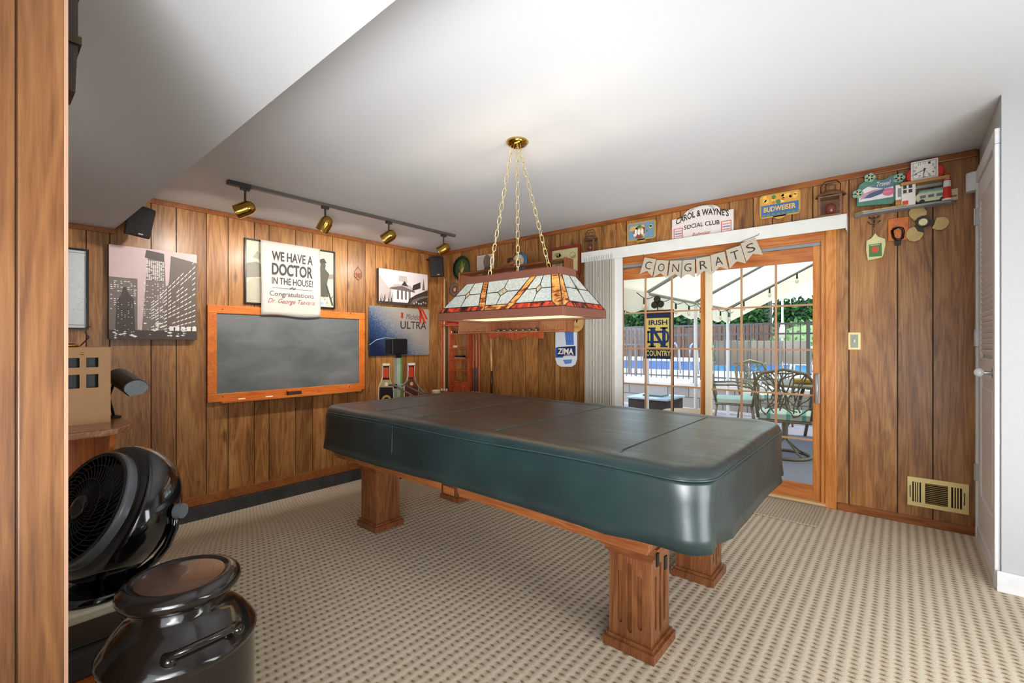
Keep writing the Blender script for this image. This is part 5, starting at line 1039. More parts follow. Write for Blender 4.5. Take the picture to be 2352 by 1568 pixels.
for x in (-.05, .05):
    for y in (-.026, .026): m = MB(); m.cyl((x, y - .006, .014), (x, y + .006, .014), .014, None, BLACK, 14); m.build('wheel', t)
m = MB(); [m.box(x, -.0335, .035, x + .028, -.0315, .052, flat('#556a70')) for x in (-.06, -.02, .02)]; m.build('windows', t)
c = LZ(2175, 440, .07); t = thing('toy_lighthouse', 'red and white toy lighthouse on the display shelf', 'toy lighthouse', (c.x, -.072, zsh + .0008)); RDm = mat('toy red', '#c8261a', .35)
m = MB(); m.cyl((0, 0, 0), (0, 0, .010), .026, .026, WH, 16); m.cyl((0, 0, .01), (0, 0, .085), .024, .019, RDm, 16); m.cyl((0, 0, .085), (0, 0, .125), .019, .017, WH, 16); m.build('tower', t); m = MB(); m.cyl((0, 0, .125), (0, 0, .145), .014, .014, WH, 14); m.cyl((0, 0, .145), (0, 0, .170), .018, .012, RDm, 14); m.cyl((0, 0, .125), (0, 0, .13), .022, .022, RDm, 16); m.build('lantern_room', t)
for px, lab, c_ in ((2187, 'small pale toy crate at the right end of the display shelf', '#c9b894'),):
    c = LZ(px, 450, .04); m = MB(); m.box(-.03, -.02, 0, .025, .02, .07, mat('toy crate', c_, .7)); m.box(-.028, -.022, .02, .02, -.02, .03, SEPIA); o = m.build('toy_crate', loc=(c.x, -.04, zsh + .0008)); tag(o, lab, 'toy')
# clock
s = Spot(2, 2124, 389, .075); t = s.thing('wall_clock', 'white square clock with a red body on top of the roof board', 'clock'); x0_, x1_ = s.q(2092, 390)[0], s.q(2155, 385)[0]; y0_, y1_ = s.q(2092, 417)[1], s.q(2092, 374)[1]; y0_ = zr + .0205 - s.o.z; y1_ = min(y1_, 2.395 - s.o.z + .03)
m = MB(); m.prism(rr(x0_ - .022, y0_, x1_ + .03, y1_ - .04, .03), -.06, -.008, RDm); m.build('body', t, bevel=.008); m = MB(); m.prism(rr(x0_, y0_ + .002, x1_, y1_, .006), -.008, .008, WH); m.build('case', t, bevel=.003)
m = MB(); m.box(x0_ + .012, y0_ + .014, .008, x1_ - .012, y1_ - .012, .0088, flat('#e9e4dc')); frame4(m, x0_ + .010, y0_ + .012, x1_ - .010, y1_ - .010, .002, .008, .0095, SEPIA); m.build('face', t)
cx_, cy_ = (x0_ + x1_) / 2, (y0_ + y1_) / 2; m = MB(); rw_, rh_ = (x1_ - x0_) * .36, (y1_ - y0_) * .36
for k in range(1, 13): a = R(90 - 30 * k); x, y = cx_ + rw_ * cos(a), cy_ + rh_ * sin(a); m.text(str(k), x - .006, y - .007, x + .006, y + .007, .0088, INK, depth=.0006)
m.build('numerals', t)
for nm, an, ln, w_ in (('hour_hand', 263, .045, .003), ('minute_hand', 205, .07, .002), ('second_hand', 305, .045, .001)): a = R(an); u = Vector((cos(a), sin(a))); n_ = Vector((-u.y, u.x)); m = MB(); c0 = Vector((cx_, cy_)); m.prism([tuple(c0 - u * .01 + n_ * w_), tuple(c0 + u * ln + n_ * w_ * .4), tuple(c0 + u * ln - n_ * w_ * .4), tuple(c0 - u * .01 - n_ * w_)], .010, .0115, INK if w_ > .0015 else flat('#b8502c')); m.build(nm, t)

# paddle board, opener and propeller
s = Spot(2, 2011, 565, .0); t = s.thing('serving_board', 'pale yellow board with a green label hanging on a rope hook', 'board'); q = lambda x, y: s.q(x, y, .02); out = [(1990, 553), (2001, 547), (2010, 535), (2017, 543), (2033, 548), (2034, 562), (2029, 585), (2026, 591), (1993, 598), (1989, 575)]
m = MB(); m.prism([q(*p_) for p_ in out], .008, .022, mat('pale yellow board', '#d5cf94', .5)); m.build('board', t, bevel=.003); m = MB(); m.prism([q(*p_) for p_ in ((1996, 562), (2025, 558), (2026, 588), (1996, 590))], .022, .024, flat('#4a7a42')); m.disc(q(2010, 573), .022, .024, .0255, flat('#c8502f'), 16); m.build('label_print', t)
m = MB(); a, b = q(1999, 565), q(2021, 561); m.text('MANU', a[0], a[1], b[0], b[1] + .002, .024, PALE, bold=.02); m.build('lettering', t); m = MB(); m.tube([q(2009, 546) + (.015,), q(2006, 530) + (.02,), q(2008, 516) + (.02,), q(2010, 530) + (.02,), q(2011, 546) + (.015,)], .003, mat('rope', '#8a7350', .9), 6); m.build('rope', t)
s = Spot(2, 2008, 508, 0); t = s.thing('wall_hook', 'small tarnished anchor shaped hook holding the yellow board', 'hook'); m = MB(); ak = mat('tarnished metal', '#6b5b46', .4, metal=.7); m.tube([(0, .03, .008), (0, -.03, .008), (0, -.045, .03), (0, -.03, .035)], .004, ak, 6); m.tube([(-.03, .03, .008), (0, .012, .010), (.03, .03, .008)], .0045, ak, 6); m.tube([(-.035, .0, .006), (-.02, -.018, .01), (.02, -.018, .01), (.035, .0, .006)], .0035, ak, 6); m.disc((0, .01), .016, 0, .006, ak, 14); m.build('hook', t)
s = Spot(2, 2065, 527, 0); t = s.thing('bottle_opener', 'orange wood board with a dark metal handle beside the propeller', 'opener'); x0_, x1_ = s.q(2040, 520)[0], s.q(2087, 520)[0]; y0_, y1_ = s.q(2040, 555)[1], s.q(2040, 504)[1]
m = MB(); m.box(x0_, y0_, 0, x1_, y1_, .018, ORANGE); m.build('board', t, bevel=.003); m = MB(); q = lambda x, y: s.q(x, y, .03); m.tube([q(2049, 530) + (.02,), q(2053, 526) + (.035,), q(2063, 523) + (.045,), q(2073, 525) + (.035,), q(2075, 531) + (.03,), q(2073, 546) + (.03,), q(2068, 550) + (.035,), q(2057, 550) + (.035,), q(2052, 544) + (.03,), q(2049, 530) + (.02,)], .008, mat('dark red metal', '#2c120c', .2, metal=.4), 8, True); m.build('handle', t)
m = MB(); m.box(q(2062, 520)[0] - .004, q(2062, 527)[1], .018, q(2062, 520)[0] + .006, q(2062, 519)[1], .045, STEEL); m.ball(q(2062, 509) + (.018,), (.006, .006, .004), STEEL); m.build('bracket', t); m = MB(); a, b = q(2056, 556), q(2070, 547); m.box(a[0], a[1] - .02, .0, b[0], b[1], .03, BLACK); m.build('black_catch', t)
s = Spot(2, 2119, 512, 0); t = s.thing('propeller', 'three bladed brass propeller mounted on the wall', 'propeller'); BRP = mat('dull brass', '#b79c68', .42, metal=.6, noise=.12, nscale=25); q = lambda x, y: s.q(x, y, .02)
def blob(pts): return [q(*p_) for p_ in pts]
bl_ = [[(2100, 508), (2089, 498), (2086, 488), (2093, 478), (2108, 474), (2122, 476), (2130, 485), (2129, 494), (2120, 497), (2110, 502)], [(2140, 524), (2150, 528), (2164, 528), (2176, 521), (2182, 510), (2178, 500), (2166, 497), (2152, 499), (2148, 505), (2145, 514)], [(2101, 519), (2088, 524), (2080, 534), (2080, 545), (2088, 553), (2100, 555), (2114, 550), (2122, 538), (2121, 533), (2110, 530)]]
for pts in bl_: m = MB(); m.prism(blob(pts), .014, .022, BRP, Matrix.Identity(4)); m.build('blade', t, bevel=.003)
m = MB(); BK = mat('black blade root', '#2a241e', .4); m.prism(blob([(2100, 510), (2108, 500), (2118, 496), (2129, 494), (2122, 505), (2112, 511)]), .022, .028, BK); m.prism(blob([(2126, 510), (2136, 504), (2146, 503), (2146, 514), (2136, 518), (2128, 516)]), .022, .028, BK); m.prism(blob([(2101, 519), (2110, 516), (2121, 518), (2123, 534), (2108, 531)]), .022, .028, BK); m.build('blade_roots', t)
m = MB(); c = q(2120, 511); m.cyl(c + (0,), c + (.036,), .032, .03, BK, 20); m.cyl(c + (.036,), c + (.044,), .026, .022, mat('bright hub', '#d8cfa0', .25, metal=.6), 20); m.build('hub', t)
# sensor, switch, vent, mat
m = MB(); m.prism([(-.062, -.0), (.0, 0), (.0, -.075), (-.035, -.075), (-.062, -.05)], 0, .115, WHITE); m.prism([(-.063, -.008), (-.0635, -.048), (-.062, -.05), (-.06, -.008)], .02, .095, WPAINT)
o = m.build('motion_sensor', loc=(5.198, -.001, 2.17), bevel=.004); tag(o, 'white motion sensor high in the corner above the closet door', 'sensor')
s = Spot(2, 1963, 783, 0); t = s.thing('switch_plate', 'brass light switch plate on the wall right of the door', 'switch plate'); x0_, x1_ = s.q(1948, 783)[0], s.q(1977, 783)[0]; y0_, y1_ = s.q(1948, 803)[1], s.q(1948, 763)[1]; m = MB(); m.prism(rr(x0_, y0_, x1_, y1_, .006), 0, .006, BRASSP); m.build('plate', t, bevel=.002)
m = MB(); m.box(x0_ + .014, y0_ + .016, .006, x1_ - .014, y1_ - .016, .0072, mat('aged plate centre', '#8f9488', .3, metal=.5)); m.build('centre', t); m = MB(); m.box(-.005, -.010, .0072, .005, .012, .020, CREAM); m.build('toggle', t)
s = Spot(2, 2154, 1135, 0); t = s.thing('floor_vent', 'brass wall register low on the panelling by the closet', 'vent'); x0_, x1_ = s.q(2084, 1100)[0], s.q(2225, 1100)[0]; y0_, y1_ = s.q(2084, 1157)[1], s.q(2084, 1092)[1]; Wv = x1_ - x0_; Hv = y1_ - y0_; m = MB()
cols = [(.085, .235), (.30, .675), (.725, .895)]; xs_ = [0] + [v for c_ in cols for v in c_] + [1]; yb1, yt1 = .14, .84
for i in range(0, len(xs_), 2): m.box(x0_ + Wv * xs_[i], y0_, 0, x0_ + Wv * xs_[i + 1], y1_, .012, BRASSP)
for a, b in cols: m.box(x0_ + Wv * a, y0_, 0, x0_ + Wv * b, y0_ + Hv * yb1, .012, BRASSP); m.box(x0_ + Wv * a, y0_ + Hv * yt1, 0, x0_ + Wv * b, y1_, .012, BRASSP)
m.build('face_plate', t); m = MB(); m.box(x0_ + .01, y0_ + .01, .0, x1_ - .01, y1_ - .01, .001, mat('vent dark', '#2c2010', .8)); m.build('duct', t)
m = MB(); SLV = mat('vent slat', '#8c7440', .4, metal=.4)
for i in range(11): y = y0_ + Hv * (yb1 + (yt1 - yb1) * (i + .5) / 11); m.box(x0_ + Wv * .30, y - .002, .003, x0_ + Wv * .675, y + .003, .011, SLV)
for a, b in (cols[0], cols[2]):
    for i in range(1, 4): x = x0_ + Wv * (a + (b - a) * i / 4); m.box(x - .003, y0_ + Hv * yb1, .003, x + .003, y0_ + Hv * yt1, .012, BRASSP)
m.build('slats', t); m = MB(); [m.box(x0_ + Wv * f - .002, y0_ + Hv * .3, .012, x0_ + Wv * f + .002, y0_ + Hv * .7, .022, DSTEEL) for f in (.05, .93)]; m.build('lever', t)
fa, fb_ = hit(1866, 1226, 2, 0), hit(1901, 1172, 2, 0); m = MB(); FM = carpet_mat('door mat weave', '#c4b9a4', '#8e8370', '#b0a590', .02, .016)
x1_ = (fa.x + fb_.x) / 2; m.box(x1_ - 1.05, -.50, .0015, x1_, -.06, .010, FM); o = m.build('door_mat', bevel=.003); tag(o, 'beige ribbed door mat in front of the sliding glass door', 'mat')

# ------------------------------------------------------------------ outside: patio, tent, pool, garden
CONC = mat('patio concrete', '#8f8d96', .8, noise=.06, nscale=6, bump=.1); DECK = mat('pool deck concrete', '#e2dcd4', .85, noise=.04, nscale=12)
struct(MB().box(-8, .14, -.35, 14, 4.55, -.01, CONC).build('patio')); struct(MB().box(-14, 4.72, -.35, 24, 40, .44, DECK).build('pool_deck'))
gvl = MB(); gvl.box(-8, 4.3, -.01, 14, 4.55, .012, mat('pebble bed', '#cfcac4', .9, noise=.5, nscale=70, bump=1)); o = gvl.build('gravel'); tag(o, 'white pebbles strewn along the foot of the block wall', 'gravel', kind='stuff')
def blocks():
    m = bpy.data.materials.new('concrete blocks'); m.use_nodes = True; n = m.node_tree.nodes; l = m.node_tree.links; b = n['Principled BSDF']; b.inputs['Roughness'].default_value = .9
    tc = n.new('ShaderNodeTexCoord'); mp = n.new('ShaderNodeMapping'); mp.inputs['Rotation'].default_value = (pi / 2, 0, 0); l.new(tc.outputs['Object'], mp.inputs[0]); br = n.new('ShaderNodeTexBrick'); br.inputs['Scale'].default_value = 1; br.inputs['Brick Width'].default_value = .40; br.inputs['Row Height'].default_value = .2; br.inputs['Mortar Size'].default_value = .008
    br.inputs['Color1'].default_value = lin('#a8a19a'); br.inputs['Color2'].default_value = lin('#968f88'); br.inputs['Mortar'].default_value = lin('#5f5a55'); l.new(mp.outputs[0], br.inputs[0]); l.new(br.outputs[0], b.inputs['Base Color']); return m
t = thing('retaining_wall', 'low concrete block wall with pale capstones below the pool fence', 'wall', (0, 4.55, 0)); MB().box(-8, 0, 0, 14, .17, .40, blocks()).build('blocks', t); MB().box(-8, -.03, .40, 14, .20, .45, mat('capstone', '#ddd6cc', .8, noise=.08)).build('capstones', t)

# pool: an oval of water with a pale rim
def water():
    m = bpy.data.materials.new('pool water'); m.use_nodes = True; n = m.node_tree.nodes; l = m.node_tree.links; b = n['Principled BSDF']; b.inputs['Base Color'].default_value = lin('#2f8fd8'); b.inputs['Roughness'].default_value = .12
    nz = n.new('ShaderNodeTexNoise'); nz.inputs['Scale'].default_value = 3; bp = n.new('ShaderNodeBump'); bp.inputs['Strength'].default_value = .25; l.new(nz.outputs[0], bp.inputs['Height']); l.new(bp.outputs[0], b.inputs['Normal']); return m
pc = hit(1580, 848, 2, .44); t = thing('swimming_pool', 'blue swimming pool with a pale coping beyond the fence', 'pool', (pc.x - 1.6, pc.y + 2.3, .44))
m = MB(); m.disc((0, 0), 6.2, .0005, .012, mat('pool coping', '#e9e6e2', .7), 64, 3.4); m.build('coping', t); m = MB(); m.disc((0, 0), 5.9, .012, .016, water(), 64, 3.1); m.build('water', t)
lt = thing('pool_ladder', 'bright metal pool ladder at the near edge of the pool', 'ladder', (hit(1570, 862, 2, .44).x, hit(1570, 862, 2, .44).y + .1, .44))
for sx in (-.22, .22): m = MB(); m.tube([(sx, -.35, 0), (sx, -.35, .5), (sx, -.25, .72), (sx, -.05, .78), (sx, .2, .6), (sx, .3, .02)], .022, STEEL, 8); m.build('rail', lt)
# picket fence
FEN = mat('fence bronze black', '#6d6e70', .5, metal=.2); fy_ = 4.78; zf0, zf1 = .50, 1.55
for k in range(-3, 6):
    xa_, xb_ = k * 1.83, (k + 1) * 1.83; t = thing('fence_panel', 'dark metal picket fence panel above the block wall', 'fence', (xa_, fy_, .44), None, 'pool fence panels'); t['label'] = 'dark metal picket fence panel of the row between patio and pool'
    m = MB(); [m.box(.026, -.012, z - .44, 1.80, .012, z - .41, FEN) for z in (.56, 1.36, 1.53)]; m.build('rails', t); m = MB(); m.box(-.025, -.025, 0, .025, .025, 1.16, FEN); m.build('post', t)
    for i in range(1, 17): m = MB() if i == 1 else m; m.box(i * .1076 - .008, -.008, .08, i * .1076 + .008, .008, 1.10, FEN)
    m.build('pickets', t)
# timber fence and hedge at the back
t = thing('timber_fence', 'brown rustic timber fence at the back of the garden', 'fence', (0, 20.5, .44)); m = MB(); x = -14
while x < 22: w_ = rnd.uniform(.16, .26); m.box(x, rnd.uniform(-.05, .03), 0, x + w_ - .02, .12, rnd.uniform(1.55, 1.75), mat('old timber', '#6b5142', .9, noise=.3, nscale=3)); x += w_
m.build('boards', t)
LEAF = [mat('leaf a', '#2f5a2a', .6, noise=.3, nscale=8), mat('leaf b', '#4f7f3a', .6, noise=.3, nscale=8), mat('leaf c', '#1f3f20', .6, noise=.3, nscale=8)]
def foliage(name, lab, cat, c, r, n_, s_, seed, cols=LEAF, group=None, kind='box'):
    rg = random.Random(seed); t = thing(name, lab, cat, (c[0], c[1], c[2]), None, group); m = MB()
    for i in range(n_):
        while True:
            u = Vector((rg.uniform(-1, 1), rg.uniform(-1, 1), rg.uniform(-1, 1)))
            if kind == 'box' or u.length < 1: break
        if kind == 'box' and rg.random() < .75: u.y = -1 + rg.random() * .25
        p = Vector((u.x * r[0], u.y * r[1], (u.z + 1) * r[2] + rg.uniform(-.1, .1))); d = Vector((rg.uniform(-1, 1), rg.uniform(-1, 1), rg.uniform(-1, 1))).normalized(); e = d.orthogonal().normalized(); s = s_ * rg.uniform(.6, 1.3)
        m.add([tuple(p - d * s), tuple(p + e * s * .5), tuple(p + d * s), tuple(p - e * s * .5)], [(0, 1, 2, 3)], rg.choice(cols))
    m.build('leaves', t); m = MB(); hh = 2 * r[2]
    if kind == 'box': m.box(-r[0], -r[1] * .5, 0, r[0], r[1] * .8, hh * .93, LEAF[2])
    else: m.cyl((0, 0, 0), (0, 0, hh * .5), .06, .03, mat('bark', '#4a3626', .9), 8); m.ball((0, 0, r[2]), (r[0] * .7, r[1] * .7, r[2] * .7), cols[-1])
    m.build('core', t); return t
for i in range(9):
    x = -12 + i * 4.0; foliage('hedge', 'tall green hedge section at the back of the garden', 'hedge', (x + 1.9, 22.0, .44), (1.84, .8, 1.42 + .10 * ((i * 37) % 3)), 2600, .16, i, group='hedge along the back fence')['label'] = 'tall green hedge section of the row behind the timber fence'
gp = [(1640, 826, .35, 'pale leafy shrub beyond the pool left of the lounge chair', 1), (1712, 822, .45, 'green leafy shrub beyond the pool near the garden table', 0), (1850, 770, .9, 'bright green bush before the hedge at the right', 1)]
for i, (px, py, r_, lab, k) in enumerate(gp): c = hit(px, 829, 2, .44) if i < 2 else Vector((hit(1850, 700, 1, 18.5).x, 18.5, .44)); foliage('shrub', lab, 'shrub', (c.x, min(c.y, 19), .44), (r_ * 1.6, r_, r_), 500, .12, 40 + i, [LEAF[1], mat('leaf pale', '#93a86c', .6, noise=.3)] if k else LEAF, kind='ball')

# tent canopy
def canvas():
    m = bpy.data.materials.new('tent canvas'); m.use_nodes = True; n = m.node_tree.nodes; l = m.node_tree.links; n.remove(n['Principled BSDF']); d = n.new('ShaderNodeBsdfDiffuse'); d.inputs[0].default_value = lin('#efe9d6'); t = n.new('ShaderNodeBsdfTranslucent'); t.inputs[0].default_value = lin('#f6ecc8'); mx = n.new('ShaderNodeMixShader'); mx.inputs[0].default_value = .5
    l.new(d.outputs[0], mx.inputs[1]); l.new(t.outputs[0], mx.inputs[2]); l.new(mx.outputs[0], n['Material Output'].inputs[0]); return m
CAN = canvas(); POLE = mat('white tent pole', '#dcdcd8', .35); gx0, gxr, gx1 = 2.58, 4.45, 6.32; gz0, gzr = 1.80, 2.76; gy = (.95, 2.6, 4.2)
t = thing('party_tent', 'cream canvas tent with white poles over the patio', 'tent', (gxr, 2.5, -.01)); O = Vector((gxr, 2.5, -.01))
m = MB(); n_ = 14; vs = []
for i in range(n_ + 1):
    for j in range(13):
        x = gx0 + (gx1 - gx0) * i / n_; y = .25 + (4.35 - .25) * j / 12; f = abs(x - gxr) / (gxr - gx0); z = gzr - (gzr - gz0) * f - .05 * sin(pi * f) * (.6 + .4 * cos((y - .95) / 1.65 * 2 * pi)) * (1 if 0 else .6); vs.append((x - O.x, y - O.y, z - O.z + .03))
m.add(vs, [(i * 13 + j, (i + 1) * 13 + j, (i + 1) * 13 + j + 1, i * 13 + j + 1) for i in range(n_) for j in range(12)], CAN, True); m.build('roof_canvas', t)
m = MB(); ya, yb_ = .25 - O.y, 4.35 - O.y
for X_ in (gx0 - .01, gx1 + .01):
    vs = []
    for j in range(41): y = ya + (yb_ - ya) * j / 40; vs += [(X_ - O.x, y, gz0 - O.z + .04), (X_ - O.x + .01 * sin(j), y, gz0 - O.z - .20 - .05 * abs(sin(j * pi / 6)))]
    m.add(vs, [(2 * j, 2 * j + 1, 2 * j + 3, 2 * j + 2) for j in range(40)], CAN, True)
for sg in (-1, 1):
    vs = []
    for j in range(15): f = j / 14; x = (gxr - gx0) * f * sg; z = gzr - (gzr - gz0) * f - O.z + .03; vs += [(x, yb_, z), (x, yb_ + .01, z - .24)]
    m.add(vs, [(2 * j, 2 * j + 1, 2 * j + 3, 2 * j + 2) for j in range(14)], CAN, True)
m.build('valance_skirt', t)
for y in gy:
    for X_, nm in ((gx0, 'a'), (gx1, 'b')): m = MB(); m.cyl((X_ - O.x, y - O.y, 0), (X_ - O.x, y - O.y, gz0 - O.z), .024, None, POLE, 12); m.build('pole', t)
    for sg in (-1, 1): m = MB(); m.tube([((gxr - gx0) * sg, y - O.y, gz0 - O.z), (0, y - O.y, gzr - O.z - .01)], .02, mat('tent rafter', '#8f8f88', .4), 8); m.build('rafter', t)
for X_ in (gx0, gxr, gx1): z = gzr if X_ == gxr else gz0; m = MB(); m.tube([(X_ - O.x, gy[0] - O.y, z - O.z - .01), (X_ - O.x, gy[2] - O.y, z - O.z - .01)], .018, mat('tent rafter', '#8f8f88', .4), 8); m.build('purlin', t)
sl_ = thing('string_lights', 'dark cord of patio bulbs hanging along the tent eave', 'string lights', (gx0 + .04, 2.5, gz0)); m = MB(); pts = [(0, (j / 40 - .5) * 3.8, -.03 - .05 * abs(sin(j * pi / 5))) for j in range(41)]; m.tube(pts, .005, BLACK, 5); m.build('cord', sl_)
for j in range(2, 40, 5): p_ = pts[j]; m = MB(); m.cyl((0, p_[1], p_[2] - .07), (0, p_[1], p_[2]), .014, .012, BLACK, 8); m.ball((0, p_[1], p_[2] - .10), (.026, .026, .036), mat('bulb glass', '#e9e4d4', .1), seg=10, rings=8); m.build('bulb', sl_)
s2 = thing('string_lights', 'dark cord of patio bulbs along the far gable rafter of the tent', 'string lights', (gx0, 4.12, gz0)); m = MB(); L_ = gxr - gx0; pts = [(L_ * j / 20, -.05, (gzr - gz0) * j / 20 - .05) for j in range(21)]; m.tube(pts, .006, BLACK, 5); m.build('cord', s2)
for j in range(3, 20, 4): p_ = pts[j]; m = MB(); m.cyl((p_[0], p_[1], p_[2] - .08), (p_[0], p_[1], p_[2]), .014, .012, BLACK, 8); m.ball((p_[0], p_[1], p_[2] - .11), (.028, .028, .038), mat('bulb glass', '#e9e4d4', .1), seg=10, rings=8); m.build('bulb', s2)

# garden flag on the tent post
YF = .62; F_ = lambda px, py: hit(px, py, 1, YF)
c = F_(1510, 770); t = thing('garden_flag', 'blue and gold irish country flag with interlocked letters outside the door', 'flag', (c.x, YF, c.z), ROT2); q = lambda x, y: (F_(x, y).x - c.x, F_(x, y).z - c.z); GLD = flat('#e6cf66', .7); NVY = flat('#1c3566', .7)
m = MB(); a, b = q(1479, 823), q(1544, 716); m.box(a[0], a[1], -.002, b[0], b[1], .002, mat('flag navy cloth', '#1d2b48', .8)); m.build('cloth', t)
x0_, y0_, x1_, y1_ = a[0], a[1], b[0], b[1]; Wf, Hf = x1_ - x0_, y1_ - y0_; fr_ = lambda u, v: (x0_ + Wf * u, y0_ + Hf * v)
m = MB(); a, b = fr_(.10, .235), fr_(.90, .88); m.box(a[0], a[1], .002, b[0], b[1], .003, GLD); m.build('gold_panel', t)
m = MB(); a, b = fr_(.18, .73), fr_(.84, .84); m.text('IRISH', a[0], a[1], b[0], b[1], .003, NVY, bold=.03); m.build('lettering', t); m = MB(); a, b = fr_(.08, .06), fr_(.95, .18); m.text('COUNTRY', a[0], a[1], b[0], b[1], .002, GLD, bold=.02); m.build('gold_lettering', t)
m = MB(); PG = lambda pts, z: m.prism([fr_(*p_) for p_ in pts], z, z + .0012, NVY)
for u in (.24, .66): PG([(u, .25), (u + .12, .25), (u + .12, .68), (u, .68)], .003); PG([(u - .07, .25), (u + .19, .25), (u + .19, .285), (u - .07, .285)], .003); PG([(u - .07, .645), (u + .19, .645), (u + .19, .68), (u - .07, .68)], .003)
PG([(.24, .68), (.36, .68), (.78, .25), (.66, .25)], .0042)
for v in (.34, .56): PG([(.13, v), (.80, v), (.80, v + .045), (.13, v + .045)], .0054)
PG([(.80, .34), (.88, .37), (.90, .47), (.88, .57), (.80, .605), (.80, .56), (.83, .53), (.83, .42), (.80, .385)], .0054); PG([(.14, .34), (.19, .34), (.19, .60), (.14, .60)], .0054); m.build('monogram', t)
m = MB(); a, b = q(1473, 722), q(1546, 710); zb2 = b[1]; m.box(a[0], a[1], -.006, b[0], b[1], .006, mat('flag bracket', '#2e241c', .5)); BRm = mat('flag bracket', '#2e241c', .5)
for dx, dy in ((-.012, .028), (.028, .018), (-.028, -.006 + .03)): pass
cx_, cy_ = q(1510, 695); r_ = .038
for a in (95, 215, 335): m.disc((cx_ + r_ * 1.0 * cos(R(a)), cy_ + r_ * 1.0 * sin(R(a))), r_, -.004, .004, BRm, 18)
m.prism([(cx_ - .006, cy_), (cx_ + .008, cy_), (cx_ + .012, b[1] - .002), (cx_ - .002, b[1] - .002)], -.003, .003, BRm); m.build('hanger', t)
m = MB(); m.tube([(a_, zb2 - .008, -.008) for a_ in (q(1474, 715)[0], q(1545, 715)[0])], .006, BRm, 6); m.tube([(q(1546, 715)[0], zb2, -.008), (q(1546, 715)[0], -c.z - .01, -.008)], .006, BRm, 6); m.build('stake', t)

# patio furniture
ALU = mat('cast aluminium bronze', '#8b8169', .45, metal=.4, noise=.15); CUS = mat('striped cushion', '#cfe0d4', .85); CUT = mat('teal cushion stripe', '#6fb8ac', .85)
def lattice_chair(lab, loc, rz, seed, swivel=False):
    rg = random.Random(seed); t = thing('patio_chair', lab, 'chair', loc, (0, 0, rz), 'cast lattice patio chairs'); bp = lambda u, v: Vector((u * (.24 + .05 * v), .22 + .10 * v, .43 + .50 * v))    # back: u -1..1, v 0..1
    m = MB(); edge = [bp(-1, 0), bp(-1.02, .4), bp(-.98, .75), bp(-.7, .96), bp(0, 1.05), bp(.7, .96), bp(.98, .75), bp(1.02, .4), bp(1, 0)]; m.tube([tuple(p_) for p_ in edge], .016, ALU, 8); m.build('back_frame', t)
    m = MB()
    for i in range(20):
        u0, v0 = rg.uniform(-.9, .9), rg.uniform(.02, .5); a = rg.uniform(0, 2 * pi); pts = []; u, v = u0, v0
        for k in range(9):
            pts.append(tuple(bp(max(-.97, min(.97, u)), max(0, min(.97, v))))); a += rg.uniform(-.7, .9); u += .17 * cos(a); v += .13 * abs(sin(a)) + .02
        m.tube(pts, .0075, ALU, 5)
    m.build('lattice_back', t)
    m = MB(); m.box(-.25, -.24, .39, .25, .24, .415, ALU); m.build('seat_frame', t, bevel=.01)
    m = MB(); m.box(-.245, -.25, .416, .245, .22, .48, CUS); [m.box(x, -.252, .417, x + .05, .221, .4815, CUT) for x in (-.20, -.06, .12)]; m.build('cushion', t, bevel=.01)
    for sx in (-1, 1): m = MB(); m.tube([(sx * .26, .25, .66), (sx * .30, .0, .67), (sx * .30, -.18, .65), (sx * .28, -.24, .60), (sx * .27, -.22, .42)], .014, ALU, 8); m.build('arm', t)
    if swivel:
        m = MB(); m.tube([(.24 * cos(2 * pi * i / 32), .24 * sin(2 * pi * i / 32), .016) for i in range(32)], .016, ALU, 8, True); m.build('base_ring', t); m = MB()
        for k in range(4): a = pi / 4 + k * pi / 2; m.tube([(.24 * cos(a), .24 * sin(a), .02), (.17 * cos(a), .17 * sin(a), .06), (.05 * cos(a), .05 * sin(a), .16), (0, 0, .20)], .011, ALU, 6)
        m.cyl((0, 0, .18), (0, 0, .39), .03, None, ALU, 12); m.build('pedestal', t)
    else:
        for sx in (-1, 1):
            for sy in (-1, 1): m = MB(); m.tube([(sx * .23, sy * .21, .40), (sx * .25, sy * .24, .2), (sx * .26, sy * .26, 0)], .014, ALU, 8); m.build('leg', t)
    return t
lattice_chair('cast lattice swivel chair with ring base nearest the glass door', (3.86, 1.62, -.01), R(188), 3, True)
lattice_chair('cast lattice patio chair at the right edge of the glass door', (4.78, 2.1, -.01), R(225), 7)
lattice_chair('cast lattice patio chair in profile left of the patio table', (3.06, 2.72, -.01), R(105), 11)
lattice_chair('cast lattice patio chair at the far side of the patio table', (3.25, 3.62, -.01), R(50), 13)
t = thing('patio_table', 'round cast patio table among the lattice chairs', 'table', (4.02, 2.62, -.01)); m = MB(); m.lathe([(0, .70), (.55, .70), (.57, .71), (.57, .73), (.55, .735), (0, .735)], ALU, 40); m.build('top', t)
for k in range(4): a = k * pi / 2 + .4; m = MB(); m.tube([(.12 * cos(a), .12 * sin(a), .70), (.20 * cos(a), .20 * sin(a), .4), (.42 * cos(a), .42 * sin(a), 0)], .02, ALU, 8); m.build('leg', t)
tp_ = t.location.copy(); m = MB(); m.lathe([(0, 0), (.09, 0), (.13, .05), (.12, .055), (.08, .01), (0, .008)], mat('yellow bowl', '#c9a64a', .5), 20); o = m.build('bowl', loc=(tp_.x - .1, tp_.y - .2, .7265)); tag(o, 'yellow bowl on the round cast patio table', 'bowl')
